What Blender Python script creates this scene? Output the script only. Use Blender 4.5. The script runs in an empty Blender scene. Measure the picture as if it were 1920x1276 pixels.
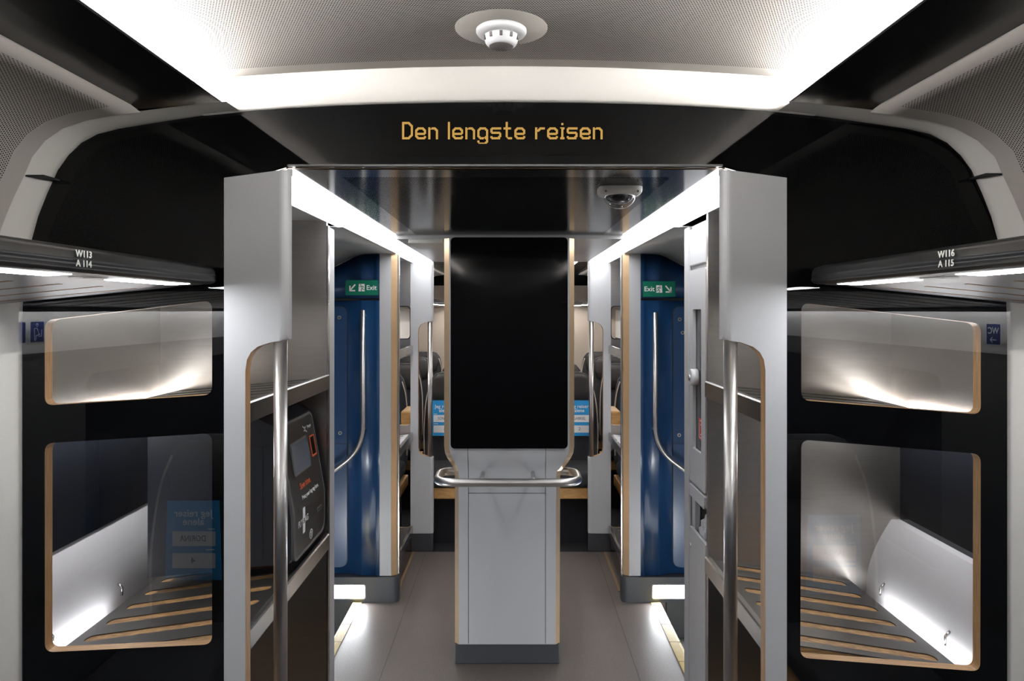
import bpy, bmesh, math, random
from mathutils import Vector, Matrix
random.seed(7)
scn = bpy.context.scene
COL = scn.collection

# ------------------------------------------------------------------ camera, world, exposure
F = 1350.0                 # focal length in pixels of a 1920 wide frame
CX, CY, EYE = 963.0, 582.0, 1.65
cam_d = bpy.data.cameras.new('camera')
cam_d.sensor_width = 36.0
cam_d.lens = 36.0 * F / 1920.0
cam_d.shift_x = -(CX - 960.0) / 1920.0
cam_d.shift_y = -(638.0 - CY) / 1920.0
cam_d.clip_start = 0.02
cam = bpy.data.objects.new('camera', cam_d)
cam.location = (0, 0, EYE)
cam.rotation_euler = (math.pi / 2, 0, 0)
COL.objects.link(cam)
scn.camera = cam
w = bpy.data.worlds.new('world'); scn.world = w; w.use_nodes = True
w.node_tree.nodes['Background'].inputs[0].default_value = (0.0, 0.0, 0.0, 1)
w.node_tree.nodes['Background'].inputs[1].default_value = 0.0
scn.view_settings.view_transform = 'Standard'
scn.view_settings.look = 'None'
scn.view_settings.gamma = 1.0
scn.view_settings.use_curve_mapping = False
scn.view_settings.exposure = 0.0

# light strengths of the lamps the coach has
L_COVE = 280.0
L_BAR = 12.5
L_RACK = 52.0
L_STEP = 80.0
L_SHELF = 70.0
L_FAR = 60.0

# ------------------------------------------------------------------ dimensions
XC = -0.02                 # centre line of the vestibule furniture
YP = 1.78                  # near glazed partition
YE = 2.70                  # end of near luggage bay (left)
YB = 4.09                  # blue wall, far side of the door well
YF = 4.95                  # far partition
def W(px, py, y):
    """metre position seen at a photograph pixel for a known distance"""
    return ((px - CX) / F * y, EYE - (py - CY) / F * y)

# ------------------------------------------------------------------ materials
MATS = {}
def nodes(name):
    m = bpy.data.materials.new(name); m.use_nodes = True
    nt = m.node_tree; b = nt.nodes['Principled BSDF']
    MATS[name] = m
    return m, nt, b
def principled(name, col, rough=0.5, metal=0.0, ior=1.5, noise=0.0, nscale=40.0, bump=0.0, stretch=(1,1,1), rvar=0.0, coat=0.0, coat_r=0.05, spec=0.5, bscale=None):
    m, nt, b = nodes(name)
    b.inputs['Base Color'].default_value = (*col, 1)
    b.inputs['Roughness'].default_value = rough
    b.inputs['Metallic'].default_value = metal
    b.inputs['IOR'].default_value = ior
    b.inputs['Specular IOR Level'].default_value = spec
    b.inputs['Coat Weight'].default_value = coat
    b.inputs['Coat Roughness'].default_value = coat_r
    if noise or bump or rvar:
        tc = nt.nodes.new('ShaderNodeTexCoord'); mp = nt.nodes.new('ShaderNodeMapping')
        mp.inputs['Scale'].default_value = stretch
        nt.links.new(tc.outputs['Object'], mp.inputs[0])
        nz = nt.nodes.new('ShaderNodeTexNoise'); nz.inputs['Scale'].default_value = nscale
        nz.inputs['Detail'].default_value = 5
        nt.links.new(mp.outputs[0], nz.inputs['Vector'])
        if noise:
            mx = nt.nodes.new('ShaderNodeMix'); mx.data_type = 'RGBA'
            mx.inputs[6].default_value = tuple(max(0, c * (1 - noise)) for c in col) + (1,)
            mx.inputs[7].default_value = tuple(c * (1 + noise) for c in col) + (1,)
            nt.links.new(nz.outputs[0], mx.inputs[0]); nt.links.new(mx.outputs[2], b.inputs['Base Color'])
        if rvar:
            mr = nt.nodes.new('ShaderNodeMapRange')
            mr.inputs[3].default_value = rough - rvar; mr.inputs[4].default_value = rough + rvar
            nt.links.new(nz.outputs[0], mr.inputs[0]); nt.links.new(mr.outputs[0], b.inputs['Roughness'])
        if bump:
            bp = nt.nodes.new('ShaderNodeBump'); bp.inputs['Strength'].default_value = bump
            bp.inputs['Distance'].default_value = 0.001
            src = nz
            if bscale:
                src = nt.nodes.new('ShaderNodeTexNoise'); src.inputs['Scale'].default_value = bscale
                nt.links.new(mp.outputs[0], src.inputs['Vector'])
            nt.links.new(src.outputs[0], bp.inputs['Height']); nt.links.new(bp.outputs[0], b.inputs['Normal'])
    return m
def emission(name, col, strength):
    m = bpy.data.materials.new(name); m.use_nodes = True
    nt = m.node_tree; nt.nodes.clear()
    e = nt.nodes.new('ShaderNodeEmission'); o = nt.nodes.new('ShaderNodeOutputMaterial')
    e.inputs[0].default_value = (*col, 1); e.inputs[1].default_value = strength
    nt.links.new(e.outputs[0], o.inputs[0]); MATS[name] = m
    return m
def perforated(name, col, dark, rough, pitch, rad, umin, umax, vmin=-99, vmax=99, ior=1.5, coat=0.0, disc=None, spec=0.5, vcen=None):
    """sheet with a staggered grid of punched holes, uv in metres"""
    m, nt, b = nodes(name)
    N = nt.nodes.new; L = nt.links.new
    uv = N('ShaderNodeUVMap'); uv.uv_map = 'UVMap'
    sp = N('ShaderNodeSeparateXYZ'); L(uv.outputs[0], sp.inputs[0])
    def M(op, a, bb=None, c=None):
        n = N('ShaderNodeMath'); n.operation = op
        for i, v in enumerate((a, bb, c)):
            if v is None: continue
            if hasattr(v, 'is_output'): L(v, n.inputs[i])
            else: n.inputs[i].default_value = v
        return n.outputs[0]
    u, v = sp.outputs[0], sp.outputs[1]
    fu = M('DIVIDE', u, pitch); fv = M('DIVIDE', v, pitch)
    fl = M('FLOOR', fv)
    off = M('MULTIPLY', M('MODULO', M('ABSOLUTE', fl), 2.0), 0.5)
    cu = M('SUBTRACT', M('FRACT', M('ADD', fu, off)), 0.5)
    cv = M('SUBTRACT', M('FRACT', fv), 0.5)
    d = M('SQRT', M('ADD', M('MULTIPLY', cu, cu), M('MULTIPLY', cv, cv)))
    hole = M('LESS_THAN', d, rad / pitch)
    for c in (M('GREATER_THAN', u, umin), M('LESS_THAN', u, umax), M('GREATER_THAN', v, vmin), M('LESS_THAN', v, vmax)):
        hole = M('MULTIPLY', hole, c)
    if disc:
        du = M('SUBTRACT', u, disc[0]); dv = M('SUBTRACT', v, disc[1])
        dd = M('SQRT', M('ADD', M('MULTIPLY', du, du), M('MULTIPLY', dv, dv)))
        hole = M('MULTIPLY', hole, M('GREATER_THAN', dd, disc[2]))
    mx = N('ShaderNodeMix'); mx.data_type = 'RGBA'
    mx.inputs[6].default_value = (*col, 1); mx.inputs[7].default_value = (*dark, 1)
    L(hole, mx.inputs[0]); L(mx.outputs[2], b.inputs['Base Color'])
    b.inputs['Roughness'].default_value = rough; b.inputs['IOR'].default_value = ior
    sl = M('MULTIPLY', M('SUBTRACT', 1.0, hole), spec); L(sl, b.inputs['Specular IOR Level'])
    return m

laminate = principled('grey_laminate', (0.43, 0.435, 0.45), 0.42, noise=0.04, nscale=900, bump=0.03)
trimwhite = principled('warm_white_trim', (0.53, 0.513, 0.485), 0.45, noise=0.02, nscale=500)
whitewall = principled('white_wall', (0.74, 0.72, 0.70), 0.5, noise=0.02, nscale=300)
blackgloss = principled('black_backing', (0.0030, 0.0030, 0.0034), 0.9, spec=0.0)
blackpanel = principled('black_valance', (0.006, 0.006, 0.007), 0.3, spec=0.35, coat=0.0)
blackplastic = principled('dark_rail', (0.012, 0.012, 0.013), 0.30, spec=0.4)
steel = principled('brushed_steel', (0.50, 0.475, 0.445), 0.27, metal=1.0, noise=0.02, nscale=3)
steel_end = principled('brushed_steel_panel', (0.46, 0.435, 0.405), 0.30, metal=1.0, noise=0.10, nscale=9, stretch=(1, 1, 12), rvar=0.04)
tube = principled('satin_steel_tube', (0.58, 0.565, 0.55), 0.36, metal=1.0)
railsteel = principled('shelf_rail_steel', (0.50, 0.49, 0.48), 0.25, metal=1.0, rvar=0.04, noise=0.03, nscale=30)
greymetal = principled('grey_sheet', (0.30, 0.30, 0.31), 0.32, metal=0.7, noise=0.08, nscale=14, rvar=0.06)
shelfmetal = principled('shelf_sheet', (0.12, 0.115, 0.11), 0.34, metal=0.85, noise=0.2, nscale=18, rvar=0.1)
brass = principled('brass_edge', (0.66, 0.47, 0.29), 0.33, metal=0.55, noise=0.08, nscale=25, rvar=0.05)
basedark = principled('dark_kick_base', (0.045, 0.048, 0.055), 0.45, noise=0.08, nscale=80)
wellgrey = principled('step_well_grey', (0.05, 0.05, 0.048), 0.5, noise=0.1, nscale=60)
blue = principled('blue_paint', (0.010, 0.048, 0.135), 0.30, noise=0.05, nscale=30, bump=0.02, bscale=220, coat=1.0, coat_r=0.24)
seam = principled('seam_black', (0.008, 0.008, 0.01), 0.6)
gunmetal = principled('gunmetal_end_panel', (0.16, 0.15, 0.14), 0.4, metal=0.6)
yellow = principled('yellow_nosing', (0.62, 0.47, 0.14), 0.5, noise=0.12, nscale=90)
tan = principled('tan_edge_strip', (0.23, 0.15, 0.08), 0.55, noise=0.15, nscale=90)
fabric = principled('charcoal_fabric', (0.022, 0.022, 0.026), 0.85, noise=0.15, nscale=400, bump=0.1)
leather = principled('dark_brown_leather', (0.022, 0.019, 0.018), 0.65, noise=0.1, nscale=120)
piping = principled('beige_piping', (0.55, 0.47, 0.40), 0.6)
carpet = principled('dark_carpet', (0.008, 0.008, 0.011), 0.95, noise=0.3, nscale=300, bump=0.2)
beige = principled('beige_wall', (0.55, 0.47, 0.40), 0.6, noise=0.02, nscale=100)
cardblue = principled('card_blue', (0.02, 0.30, 0.66), 0.5)
cardwhite = principled('card_white', (0.80, 0.80, 0.80), 0.5)
ink = principled('ink', (0.06, 0.06, 0.07), 0.5)
green = principled('sign_green', (0.003, 0.15, 0.09), 0.25)
signwhite = principled('sign_white', (0.82, 0.84, 0.80), 0.4)
navy = principled('sticker_navy', (0.012, 0.02, 0.09), 0.3)
kiosk_m = principled('kiosk_casing', (0.012, 0.014, 0.020), 0.4, noise=0.1, nscale=300)
kface_m = principled('kiosk_face', (0.018, 0.018, 0.019), 0.30, noise=0.1, nscale=300)
krim = principled('kiosk_rim', (0.10, 0.10, 0.105), 0.35)
orange = principled('orange_print', (0.75, 0.13, 0.045), 0.4)
textwhite = principled('text_white', (0.75, 0.75, 0.76), 0.5)
white_plastic = principled('white_plastic', (0.60, 0.60, 0.62), 0.35)
grey_plastic = principled('grey_plastic', (0.42, 0.41, 0.38), 0.4)
dark_glass = principled('dark_screen_glass', (0.0025, 0.0025, 0.003), 0.06, ior=1.45, spec=0.2)
kscreen = principled('kiosk_screen', (0.10, 0.12, 0.16), 0.12)
ventdark = principled('detector_mesh', (0.10, 0.09, 0.09), 0.5)
red = principled('red_sticker', (0.60, 0.02, 0.03), 0.4)
windark = principled('night_window', (0.006, 0.007, 0.010), 0.05, ior=1.5, spec=0.4)
lens_dark = principled('camera_core', (0.01, 0.01, 0.012), 0.25)
bag = principled('clear_bag', (0.45, 0.45, 0.47), 0.25, noise=0.5, nscale=60, bump=0.6)
shelf_lit_colour = principled('shelf_sheet_lit_colour', (0.62, 0.62, 0.64), 0.4)  # pale copy of the shelf sheet, lamp light put into its colour

e_cove = emission('cove_led', (1.0, 0.985, 0.955), L_COVE)
e_bar = emission('passage_light', (0.97, 0.98, 1.0), L_BAR)
e_rack = emission('rack_lamp', (0.96, 0.98, 1.0), L_RACK)
e_step = emission('step_lamp', (0.93, 0.97, 1.0), L_STEP)
e_shelf = emission('shelf_led', (0.98, 0.985, 1.0), L_SHELF)
e_rail = emission('rail_led', (0.98, 0.985, 1.0), 38.0)
e_wash = emission('added_wash_lamp', (0.96, 0.98, 1.0), 70.0)  # for the unseen strips added to brighten the wall band
e_far = emission('far_rack_lamp', (1.0, 0.96, 0.90), L_FAR)
e_amber = emission('amber_led', (0.80, 0.47, 0.12), 1.0)

def wood_mat(name, c1, c2, axis):
    m, nt, b = nodes(name); N = nt.nodes.new; L = nt.links.new
    tc = N('ShaderNodeTexCoord'); mp = N('ShaderNodeMapping'); mp.inputs['Scale'].default_value = axis
    L(tc.outputs['Object'], mp.inputs[0])
    nz = N('ShaderNodeTexNoise'); nz.inputs['Scale'].default_value = 6; nz.inputs['Detail'].default_value = 6
    nz.inputs['Distortion'].default_value = 0.4
    L(mp.outputs[0], nz.inputs['Vector'])
    cr = N('ShaderNodeValToRGB'); cr.color_ramp.elements[0].position = 0.36; cr.color_ramp.elements[1].position = 0.64
    cr.color_ramp.elements[0].color = (*c1, 1); cr.color_ramp.elements[1].color = (*c2, 1)
    L(nz.outputs[0], cr.inputs[0]); L(cr.outputs[0], b.inputs['Base Color']); b.inputs['Roughness'].default_value = 0.5
    return m
ply = wood_mat('plywood_edge', (0.30, 0.165, 0.07), (0.50, 0.30, 0.145), (2, 60, 2))
slotwood = wood_mat('shelf_plywood', (0.15, 0.075, 0.028), (0.46, 0.27, 0.11), (1.2, 40, 40))
oak = wood_mat('oak_armrest', (0.42, 0.22, 0.07), (0.55, 0.31, 0.11), (3, 3, 12))

# floor: vinyl with fine seams
def floor_mat():
    m, nt, b = nodes('brown_grey_vinyl'); N = nt.nodes.new; L = nt.links.new
    tc = N('ShaderNodeTexCoord')
    n1 = N('ShaderNodeTexNoise'); n1.inputs['Scale'].default_value = 160; n1.inputs['Detail'].default_value = 4
    n2 = N('ShaderNodeTexNoise'); n2.inputs['Scale'].default_value = 2.5; n2.inputs['Detail'].default_value = 5
    L(tc.outputs['Object'], n1.inputs[0]); L(tc.outputs['Object'], n2.inputs[0])
    c1 = N('ShaderNodeValToRGB'); c1.color_ramp.elements[0].color = (0.098, 0.080, 0.071, 1); c1.color_ramp.elements[1].color = (0.175, 0.147, 0.132, 1)
    c1.color_ramp.elements[0].position = 0.3; c1.color_ramp.elements[1].position = 0.7
    L(n1.outputs[0], c1.inputs[0])
    mr = N('ShaderNodeMapRange'); mr.inputs[3].default_value = 0.82; mr.inputs[4].default_value = 1.12; L(n2.outputs[0], mr.inputs[0])
    mx = N('ShaderNodeMix'); mx.data_type = 'RGBA'; mx.blend_type = 'MULTIPLY'; mx.inputs[0].default_value = 1
    L(c1.outputs[0], mx.inputs[6]); L(mr.outputs[0], mx.inputs[7]); L(mx.outputs[2], b.inputs['Base Color'])
    r = N('ShaderNodeMapRange'); r.inputs[3].default_value = 0.30; r.inputs[4].default_value = 0.55; L(n1.outputs[0], r.inputs[0]); L(r.outputs[0], b.inputs['Roughness'])
    bp = N('ShaderNodeBump'); bp.inputs['Strength'].default_value = 0.25; bp.inputs['Distance'].default_value = 0.001
    L(n1.outputs[0], bp.inputs['Height']); L(bp.outputs[0], b.inputs['Normal'])
    return m
vinyl = floor_mat()

def glass_mat(name, r0, tint=1.0):
    """clear pane: transparent with a Schlick mirror reflection on both faces"""
    m = bpy.data.materials.new(name); m.use_nodes = True
    nt = m.node_tree; nt.nodes.clear(); N = nt.nodes.new; L = nt.links.new
    ge = N('ShaderNodeNewGeometry'); dt = N('ShaderNodeVectorMath'); dt.operation = 'DOT_PRODUCT'
    L(ge.outputs['Normal'], dt.inputs[0]); L(ge.outputs['Incoming'], dt.inputs[1])
    ab = N('ShaderNodeMath'); ab.operation = 'ABSOLUTE'; L(dt.outputs['Value'], ab.inputs[0])
    su = N('ShaderNodeMath'); su.operation = 'SUBTRACT'; su.inputs[0].default_value = 1.0; L(ab.outputs[0], su.inputs[1])
    pw = N('ShaderNodeMath'); pw.operation = 'POWER'; L(su.outputs[0], pw.inputs[0]); pw.inputs[1].default_value = 5.0
    ma = N('ShaderNodeMath'); ma.operation = 'MULTIPLY_ADD'; L(pw.outputs[0], ma.inputs[0]); ma.inputs[1].default_value = 1 - r0; ma.inputs[2].default_value = r0
    t = N('ShaderNodeBsdfTransparent'); t.inputs[0].default_value = (tint, tint, tint, 1)
    g = N('ShaderNodeBsdfGlossy'); g.inputs['Roughness'].default_value = 0.004
    mx = N('ShaderNodeMixShader'); o = N('ShaderNodeOutputMaterial')
    fo = N('ShaderNodeMath'); fo.operation = 'SUBTRACT'; fo.inputs[0].default_value = 1.0; L(ge.outputs['Backfacing'], fo.inputs[1])
    fm_ = N('ShaderNodeMath'); fm_.operation = 'MULTIPLY'; L(ma.outputs[0], fm_.inputs[0]); L(fo.outputs[0], fm_.inputs[1])
    L(fm_.outputs[0], mx.inputs[0]); L(t.outputs[0], mx.inputs[1]); L(g.outputs[0], mx.inputs[2]); L(mx.outputs[0], o.inputs[0])
    MATS[name] = m
    return m
glass = glass_mat('partition_glass', 0.15, 0.97)
glass_head = glass_mat('header_glass', 0.04, 0.97)
clear = glass_mat('clear_dome', 0.05, 0.95)

# ------------------------------------------------------------------ mesh helpers
def link(name, me, mats, parent=None, smooth=False):
    for m in mats: me.materials.append(m)
    if smooth:
        for p in me.polygons: p.use_smooth = True
    o = bpy.data.objects.new(name, me); COL.objects.link(o)
    if parent is not None:
        o.parent = parent
        o.matrix_parent_inverse = Matrix.Translation(-Vector(pos(parent)))
    return o
def pos(o):
    """world place of a part's parent: parts carry world-space meshes, so only the root Empty has an offset"""
    return Vector(o.location) if o.parent is None else Vector((0, 0, 0))
def tag(o, label=None, cat=None, group=None, kind=None):
    if label: o['label'] = label
    if cat: o['category'] = cat
    if group: o['group'] = group
    if kind: o['kind'] = kind
    return o
def thing(name, loc, label, cat, group=None, kind=None):
    o = bpy.data.objects.new(name, None); COL.objects.link(o); o.location = loc; o.empty_display_size = 0.05
    return tag(o, label, cat, group, kind)
def finish(me):
    bm = bmesh.new(); bm.from_mesh(me); bmesh.ops.recalc_face_normals(bm, faces=bm.faces); bm.to_mesh(me); bm.free()
def raw(name, verts, faces, mats, parent=None, smooth=False, fm=None, recalc=True):
    me = bpy.data.meshes.new(name); me.from_pydata([tuple(v) for v in verts], [], faces)
    if fm:
        for p, i in zip(me.polygons, fm): p.material_index = i
    if recalc: finish(me)
    return link(name, me, mats if isinstance(mats, (list, tuple)) else [mats], parent, smooth)
def box(name, x0, x1, y0, y1, z0, z1, mat, parent=None, bev=0.0, seg=2):
    me = bpy.data.meshes.new(name)
    bm = bmesh.new(); bmesh.ops.create_cube(bm, size=1)
    for v in bm.verts:
        v.co = Vector(((x0 + x1) / 2 + v.co.x * (x1 - x0), (y0 + y1) / 2 + v.co.y * (y1 - y0), (z0 + z1) / 2 + v.co.z * (z1 - z0)))
    if bev: bmesh.ops.bevel(bm, geom=bm.edges[:], offset=bev, segments=seg, affect='EDGES', profile=0.5)
    bmesh.ops.recalc_face_normals(bm, faces=bm.faces)
    bm.to_mesh(me); bm.free()
    return link(name, me, [mat], parent)
def boxes(name, lst, mat, parent=None):
    vs, fs = [], []
    for (x0, x1, y0, y1, z0, z1) in lst:
        b = len(vs)
        vs += [(x0,y0,z0),(x1,y0,z0),(x1,y1,z0),(x0,y1,z0),(x0,y0,z1),(x1,y0,z1),(x1,y1,z1),(x0,y1,z1)]
        fs += [tuple(b+i for i in f) for f in ((0,1,2,3),(4,5,6,7),(0,1,5,4),(1,2,6,5),(2,3,7,6),(3,0,4,7))]
    return raw(name, vs, fs, mat, parent)
def fillet(pts, r, n=5):
    """round the corners of a closed polygon; r may be one radius or one per corner"""
    out = []; k = len(pts); rs = r if isinstance(r, (list, tuple)) else [r] * k
    for i in range(k):
        p = Vector(pts[i]); a = Vector(pts[i - 1]); c = Vector(pts[(i + 1) % k]); rr = rs[i]
        if rr <= 0: out.append(tuple(p)); continue
        u = (a - p).normalized(); v = (c - p).normalized()
        d = min(rr, (a - p).length * 0.49, (c - p).length * 0.49)
        p0 = p + u * d; p1 = p + v * d
        for j in range(n + 1):
            t = j / n
            out.append(tuple((1 - t) ** 2 * p0 + 2 * t * (1 - t) * p + t ** 2 * p1))
    return out
def plate(name, loops, t0, t1, mat, side=None, plane='XZ', parent=None, xf=None):
    """flat board with holes: loops are 2-D outlines (first outer), thickness t0..t1"""
    cu = bpy.data.curves.new(name, 'CURVE'); cu.dimensions = '2D'; cu.fill_mode = 'BOTH'; cu.extrude = 1.0
    for l in loops:
        pts = []
        for p in l:
            if not pts or math.dist(p, pts[-1]) > 1e-5: pts.append((p[0], p[1]))
        if math.dist(pts[0], pts[-1]) < 1e-5: pts.pop()
        sp = cu.splines.new('POLY'); sp.points.add(len(pts) - 1); sp.use_cyclic_u = True
        for q, p in zip(sp.points, pts): q.co = (p[0], p[1], 0, 1)
    ob = bpy.data.objects.new(name, cu); src = bpy.data.meshes.new_from_object(ob)
    bpy.data.objects.remove(ob); bpy.data.curves.remove(cu)
    vs = []
    for v in src.vertices:
        p = v.co; t = t0 + (t1 - t0) * (p.z + 1) / 2
        q = (p.x, t, p.y) if plane == 'XZ' else (t, p.x, p.y) if plane == 'YZ' else (p.x, p.y, t)
        vs.append(xf(q) if xf else q)
    fs = [tuple(f.vertices) for f in src.polygons]; fm = [1 if (side and abs(f.normal.z) < 0.5) else 0 for f in src.polygons]
    bpy.data.meshes.remove(src)
    o = raw(name, vs, fs, [mat] + ([side] if side else []), parent, fm=fm, recalc=False)
    bm = bmesh.new(); bm.from_mesh(o.data); bmesh.ops.remove_doubles(bm, verts=bm.verts, dist=1e-6); bmesh.ops.recalc_face_normals(bm, faces=bm.faces)
    bm.to_mesh(o.data); bm.free()
    return o
def rr(x0, z0, x1, z1, r=0.01): return fillet([(x0, z0), (x1, z0), (x1, z1), (x0, z1)], r)
def sheet(name, prof, y0, y1, mat, parent=None, smooth=True, thick=0.0, ny=1):
    """open profile (x,z) extruded along y, uv in metres"""
    vs, fs, s = [], [], [0.0]
    for i in range(1, len(prof)): s.append(s[-1] + math.dist(prof[i], prof[i - 1]))
    for j in range(ny + 1):
        y = y0 + (y1 - y0) * j / ny
        vs += [(p[0], y, p[1]) for p in prof]
    k = len(prof); uv = []
    for j in range(ny):
        for i in range(k - 1):
            fs.append((j*k+i, j*k+i+1, (j+1)*k+i+1, (j+1)*k+i))
            ya = y0 + (y1-y0)*j/ny; yb = y0 + (y1-y0)*(j+1)/ny
            uv += [(s[i], ya), (s[i+1], ya), (s[i+1], yb), (s[i], yb)]
    me = bpy.data.meshes.new(name); me.from_pydata(vs, [], fs)
    l = me.uv_layers.new(name='UVMap')
    for i, c in enumerate(uv): l.data[i].uv = c
    o = link(name, me, [mat], parent, smooth)
    if thick:
        md = o.modifiers.new('thickness', 'SOLIDIFY'); md.thickness = thick; md.offset = 0
    return o
def prism(name, prof, y0, y1, mat, parent=None, smooth=False):
    """closed profile (x,z) extruded along y"""
    return plate(name, [prof], y0, y1, mat, None, 'XZ', parent)
def tubes(name, path, r, mat, parent=None, seg=14, closed=False, caps=True):
    P = [Vector(p) for p in path]; n = len(P); vs, fs = [], []
    nrm = None
    for i in range(n):
        if i == 0: t = (P[1] - P[0])
        elif i == n - 1: t = (P[-1] - P[-2])
        else: t = (P[i+1] - P[i]).normalized() + (P[i] - P[i-1]).normalized()
        t.normalize()
        if nrm is None:
            nrm = t.orthogonal().normalized()
        nrm = (nrm - t * nrm.dot(t)).normalized()
        bn = t.cross(nrm)
        for k in range(seg):
            a = 2 * math.pi * k / seg
            vs.append(P[i] + nrm * (math.cos(a) * r) + bn * (math.sin(a) * r))
    for i in range(n - 1):
        for k in range(seg):
            fs.append((i*seg+k, i*seg+(k+1)%seg, (i+1)*seg+(k+1)%seg, (i+1)*seg+k))
    if caps:
        fs.append(tuple(range(seg))); fs.append(tuple((n-1)*seg+k for k in range(seg)))
    o = raw(name, vs, fs, mat, parent)
    for p in o.data.polygons: p.use_smooth = len(p.vertices) == 4
    return o
def bend(pts, r, n=8):
    """polyline with rounded inner corners (3-D)"""
    out = [Vector(pts[0])]
    for i in range(1, len(pts) - 1):
        p = Vector(pts[i]); a = Vector(pts[i-1]); c = Vector(pts[i+1])
        u = (a - p); v = (c - p); d = min(r, u.length * 0.49, v.length * 0.49); u.normalize(); v.normalize()
        p0 = p + u * d; p1 = p + v * d
        for j in range(n + 1):
            t = j / n; out.append((1-t)**2 * p0 + 2*t*(1-t) * p + t**2 * p1)
    out.append(Vector(pts[-1])); return out
def lathe(name, prof, centre, mat, parent=None, seg=40, smooth=True):
    """profile (r, z) about a vertical axis"""
    vs, fs = [], []; k = len(prof)
    for s in range(seg):
        a = 2 * math.pi * s / seg
        vs += [(centre[0] + math.cos(a) * p[0], centre[1] + math.sin(a) * p[0], centre[2] + p[1]) for p in prof]
    for s in range(seg):
        for i in range(k - 1):
            fs.append((s*k+i, s*k+i+1, ((s+1)%seg)*k+i+1, ((s+1)%seg)*k+i))
    o = raw(name, vs, fs, mat, parent)
    bm = bmesh.new(); bm.from_mesh(o.data); bmesh.ops.remove_doubles(bm, verts=bm.verts, dist=1e-5); bmesh.ops.recalc_face_normals(bm, faces=bm.faces); bm.to_mesh(o.data); bm.free()
    if smooth:
        for p in o.data.polygons: p.use_smooth = True
    return o
def text(name, body, size, origin, xd, yd, mat, parent=None, thick=0.0006, align='CENTER', bold=0.0, sx=1.0, shear=0.0, spacing=1.0):
    cu = bpy.data.curves.new(name, 'FONT'); cu.body = body; cu.size = size; cu.extrude = thick / 2
    cu.align_x = align; cu.align_y = 'CENTER'; cu.offset = bold; cu.shear = shear; cu.space_character = spacing; cu.resolution_u = 3
    ob = bpy.data.objects.new(name, cu)
    me = bpy.data.meshes.new_from_object(ob)
    bpy.data.objects.remove(ob); me.name = name
    xd = Vector(xd).normalized(); yd = Vector(yd).normalized(); zd = xd.cross(yd)
    for v in me.vertices:
        c = v.co.copy(); v.co = Vector(origin) + xd * (c.x * sx) + yd * c.y + zd * (c.z + thick / 2)
    me.materials.clear()
    return link(name, me, [mat], parent)
def strokes(name, lines, width, origin, xd, yd, mat, parent=None, thick=0.0006):
    """flat line drawing in a plane: list of polylines in local metres"""
    xd = Vector(xd).normalized(); yd = Vector(yd).normalized(); zd = xd.cross(yd); vs, fs = [], []
    for ln in lines:
        for a, b in zip(ln[:-1], ln[1:]):
            a = Vector(a); b = Vector(b); d = (b - a)
            if d.length < 1e-7: continue
            d.normalize(); n = Vector((-d.y, d.x)) * width / 2; e = d * width * 0.35; k = len(vs)
            q = [a - e + n, a - e - n, b + e - n, b + e + n]
            for h in (0, thick): vs += [Vector(origin) + xd * p.x + yd * p.y + zd * h for p in q]
            fs += [(k,k+1,k+2,k+3),(k+4,k+5,k+6,k+7),(k,k+1,k+5,k+4),(k+1,k+2,k+6,k+5),(k+2,k+3,k+7,k+6),(k+3,k,k+4,k+7)]
    return raw(name, vs, fs, mat, parent)
def flat(name, pts, origin, xd, yd, mat, parent=None, thick=0.001, holes=()):
    """thin board in any plane from local 2-D points"""
    xd = Vector(xd).normalized(); yd = Vector(yd).normalized(); zd = xd.cross(yd); o = Vector(origin)
    return plate(name, [pts, *holes], 0, thick, mat, None, 'XY', parent, xf=lambda v: tuple(o + xd * v[0] + yd * v[1] + zd * v[2]))
def circle(cx, cy, r, n=20): return [(cx + math.cos(2*math.pi*i/n)*r, cy + math.sin(2*math.pi*i/n)*r) for i in range(n)]
def struct(o): o['kind'] = 'structure'; return o

# ================================================================== THE SETTING
# ---- floors
struct(box('floor', -0.66 + XC - 0.02, 0.66 + XC + 0.02, YP - 0.2, 4.93, -0.06, 0.0, vinyl))
fl2 = boxes('floor', [(-1.38, XC - 0.66 - 0.02, YP - 0.2, 2.80, -0.06, 0.0), (XC + 0.66 + 0.02, 1.38, YP - 0.2, 2.80, -0.06, 0.0),
      (-1.38, XC - 0.66 - 0.02, YB, 4.93, -0.06, 0.0), (XC + 0.66 + 0.02, 1.38, YB, 4.93, -0.06, 0.0),
      (-0.857, XC - 0.68, 2.80, YB, -0.06, 0.0), (XC + 0.68, 0.776, 2.80, YB, -0.06, 0.0)], vinyl)
struct(fl2)
struct(box('floor', -1.38, 1.38, -4.0, YP - 0.2, -0.06, 0.0, carpet))
struct(box('floor', -1.38, 1.38, 4.93, 9.6, -0.06, 0.0, carpet))
struct(boxes('floor', [(-1.38, -0.905, 2.80, YB, -0.26, -0.2), (0.825, 1.38, 2.80, YB, -0.26, -0.2),
                      (-0.907, -0.90, 2.80, YB, -0.2, -0.01), (0.818, 0.829, 2.80, YB, -0.2, -0.01)], wellgrey))
struct(strokes('trim_1', [[(-0.60, 0), (-0.60, 3.1)]], 0.0012, (0, 1.8, 0.0), (1, 0, 0), (0, 1, 0), seam))
struct(strokes('trim_2', [[(0.565, 0), (0.565, 3.1)]], 0.0012, (0, 1.8, 0.0), (1, 0, 0), (0, 1, 0), seam))

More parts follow.
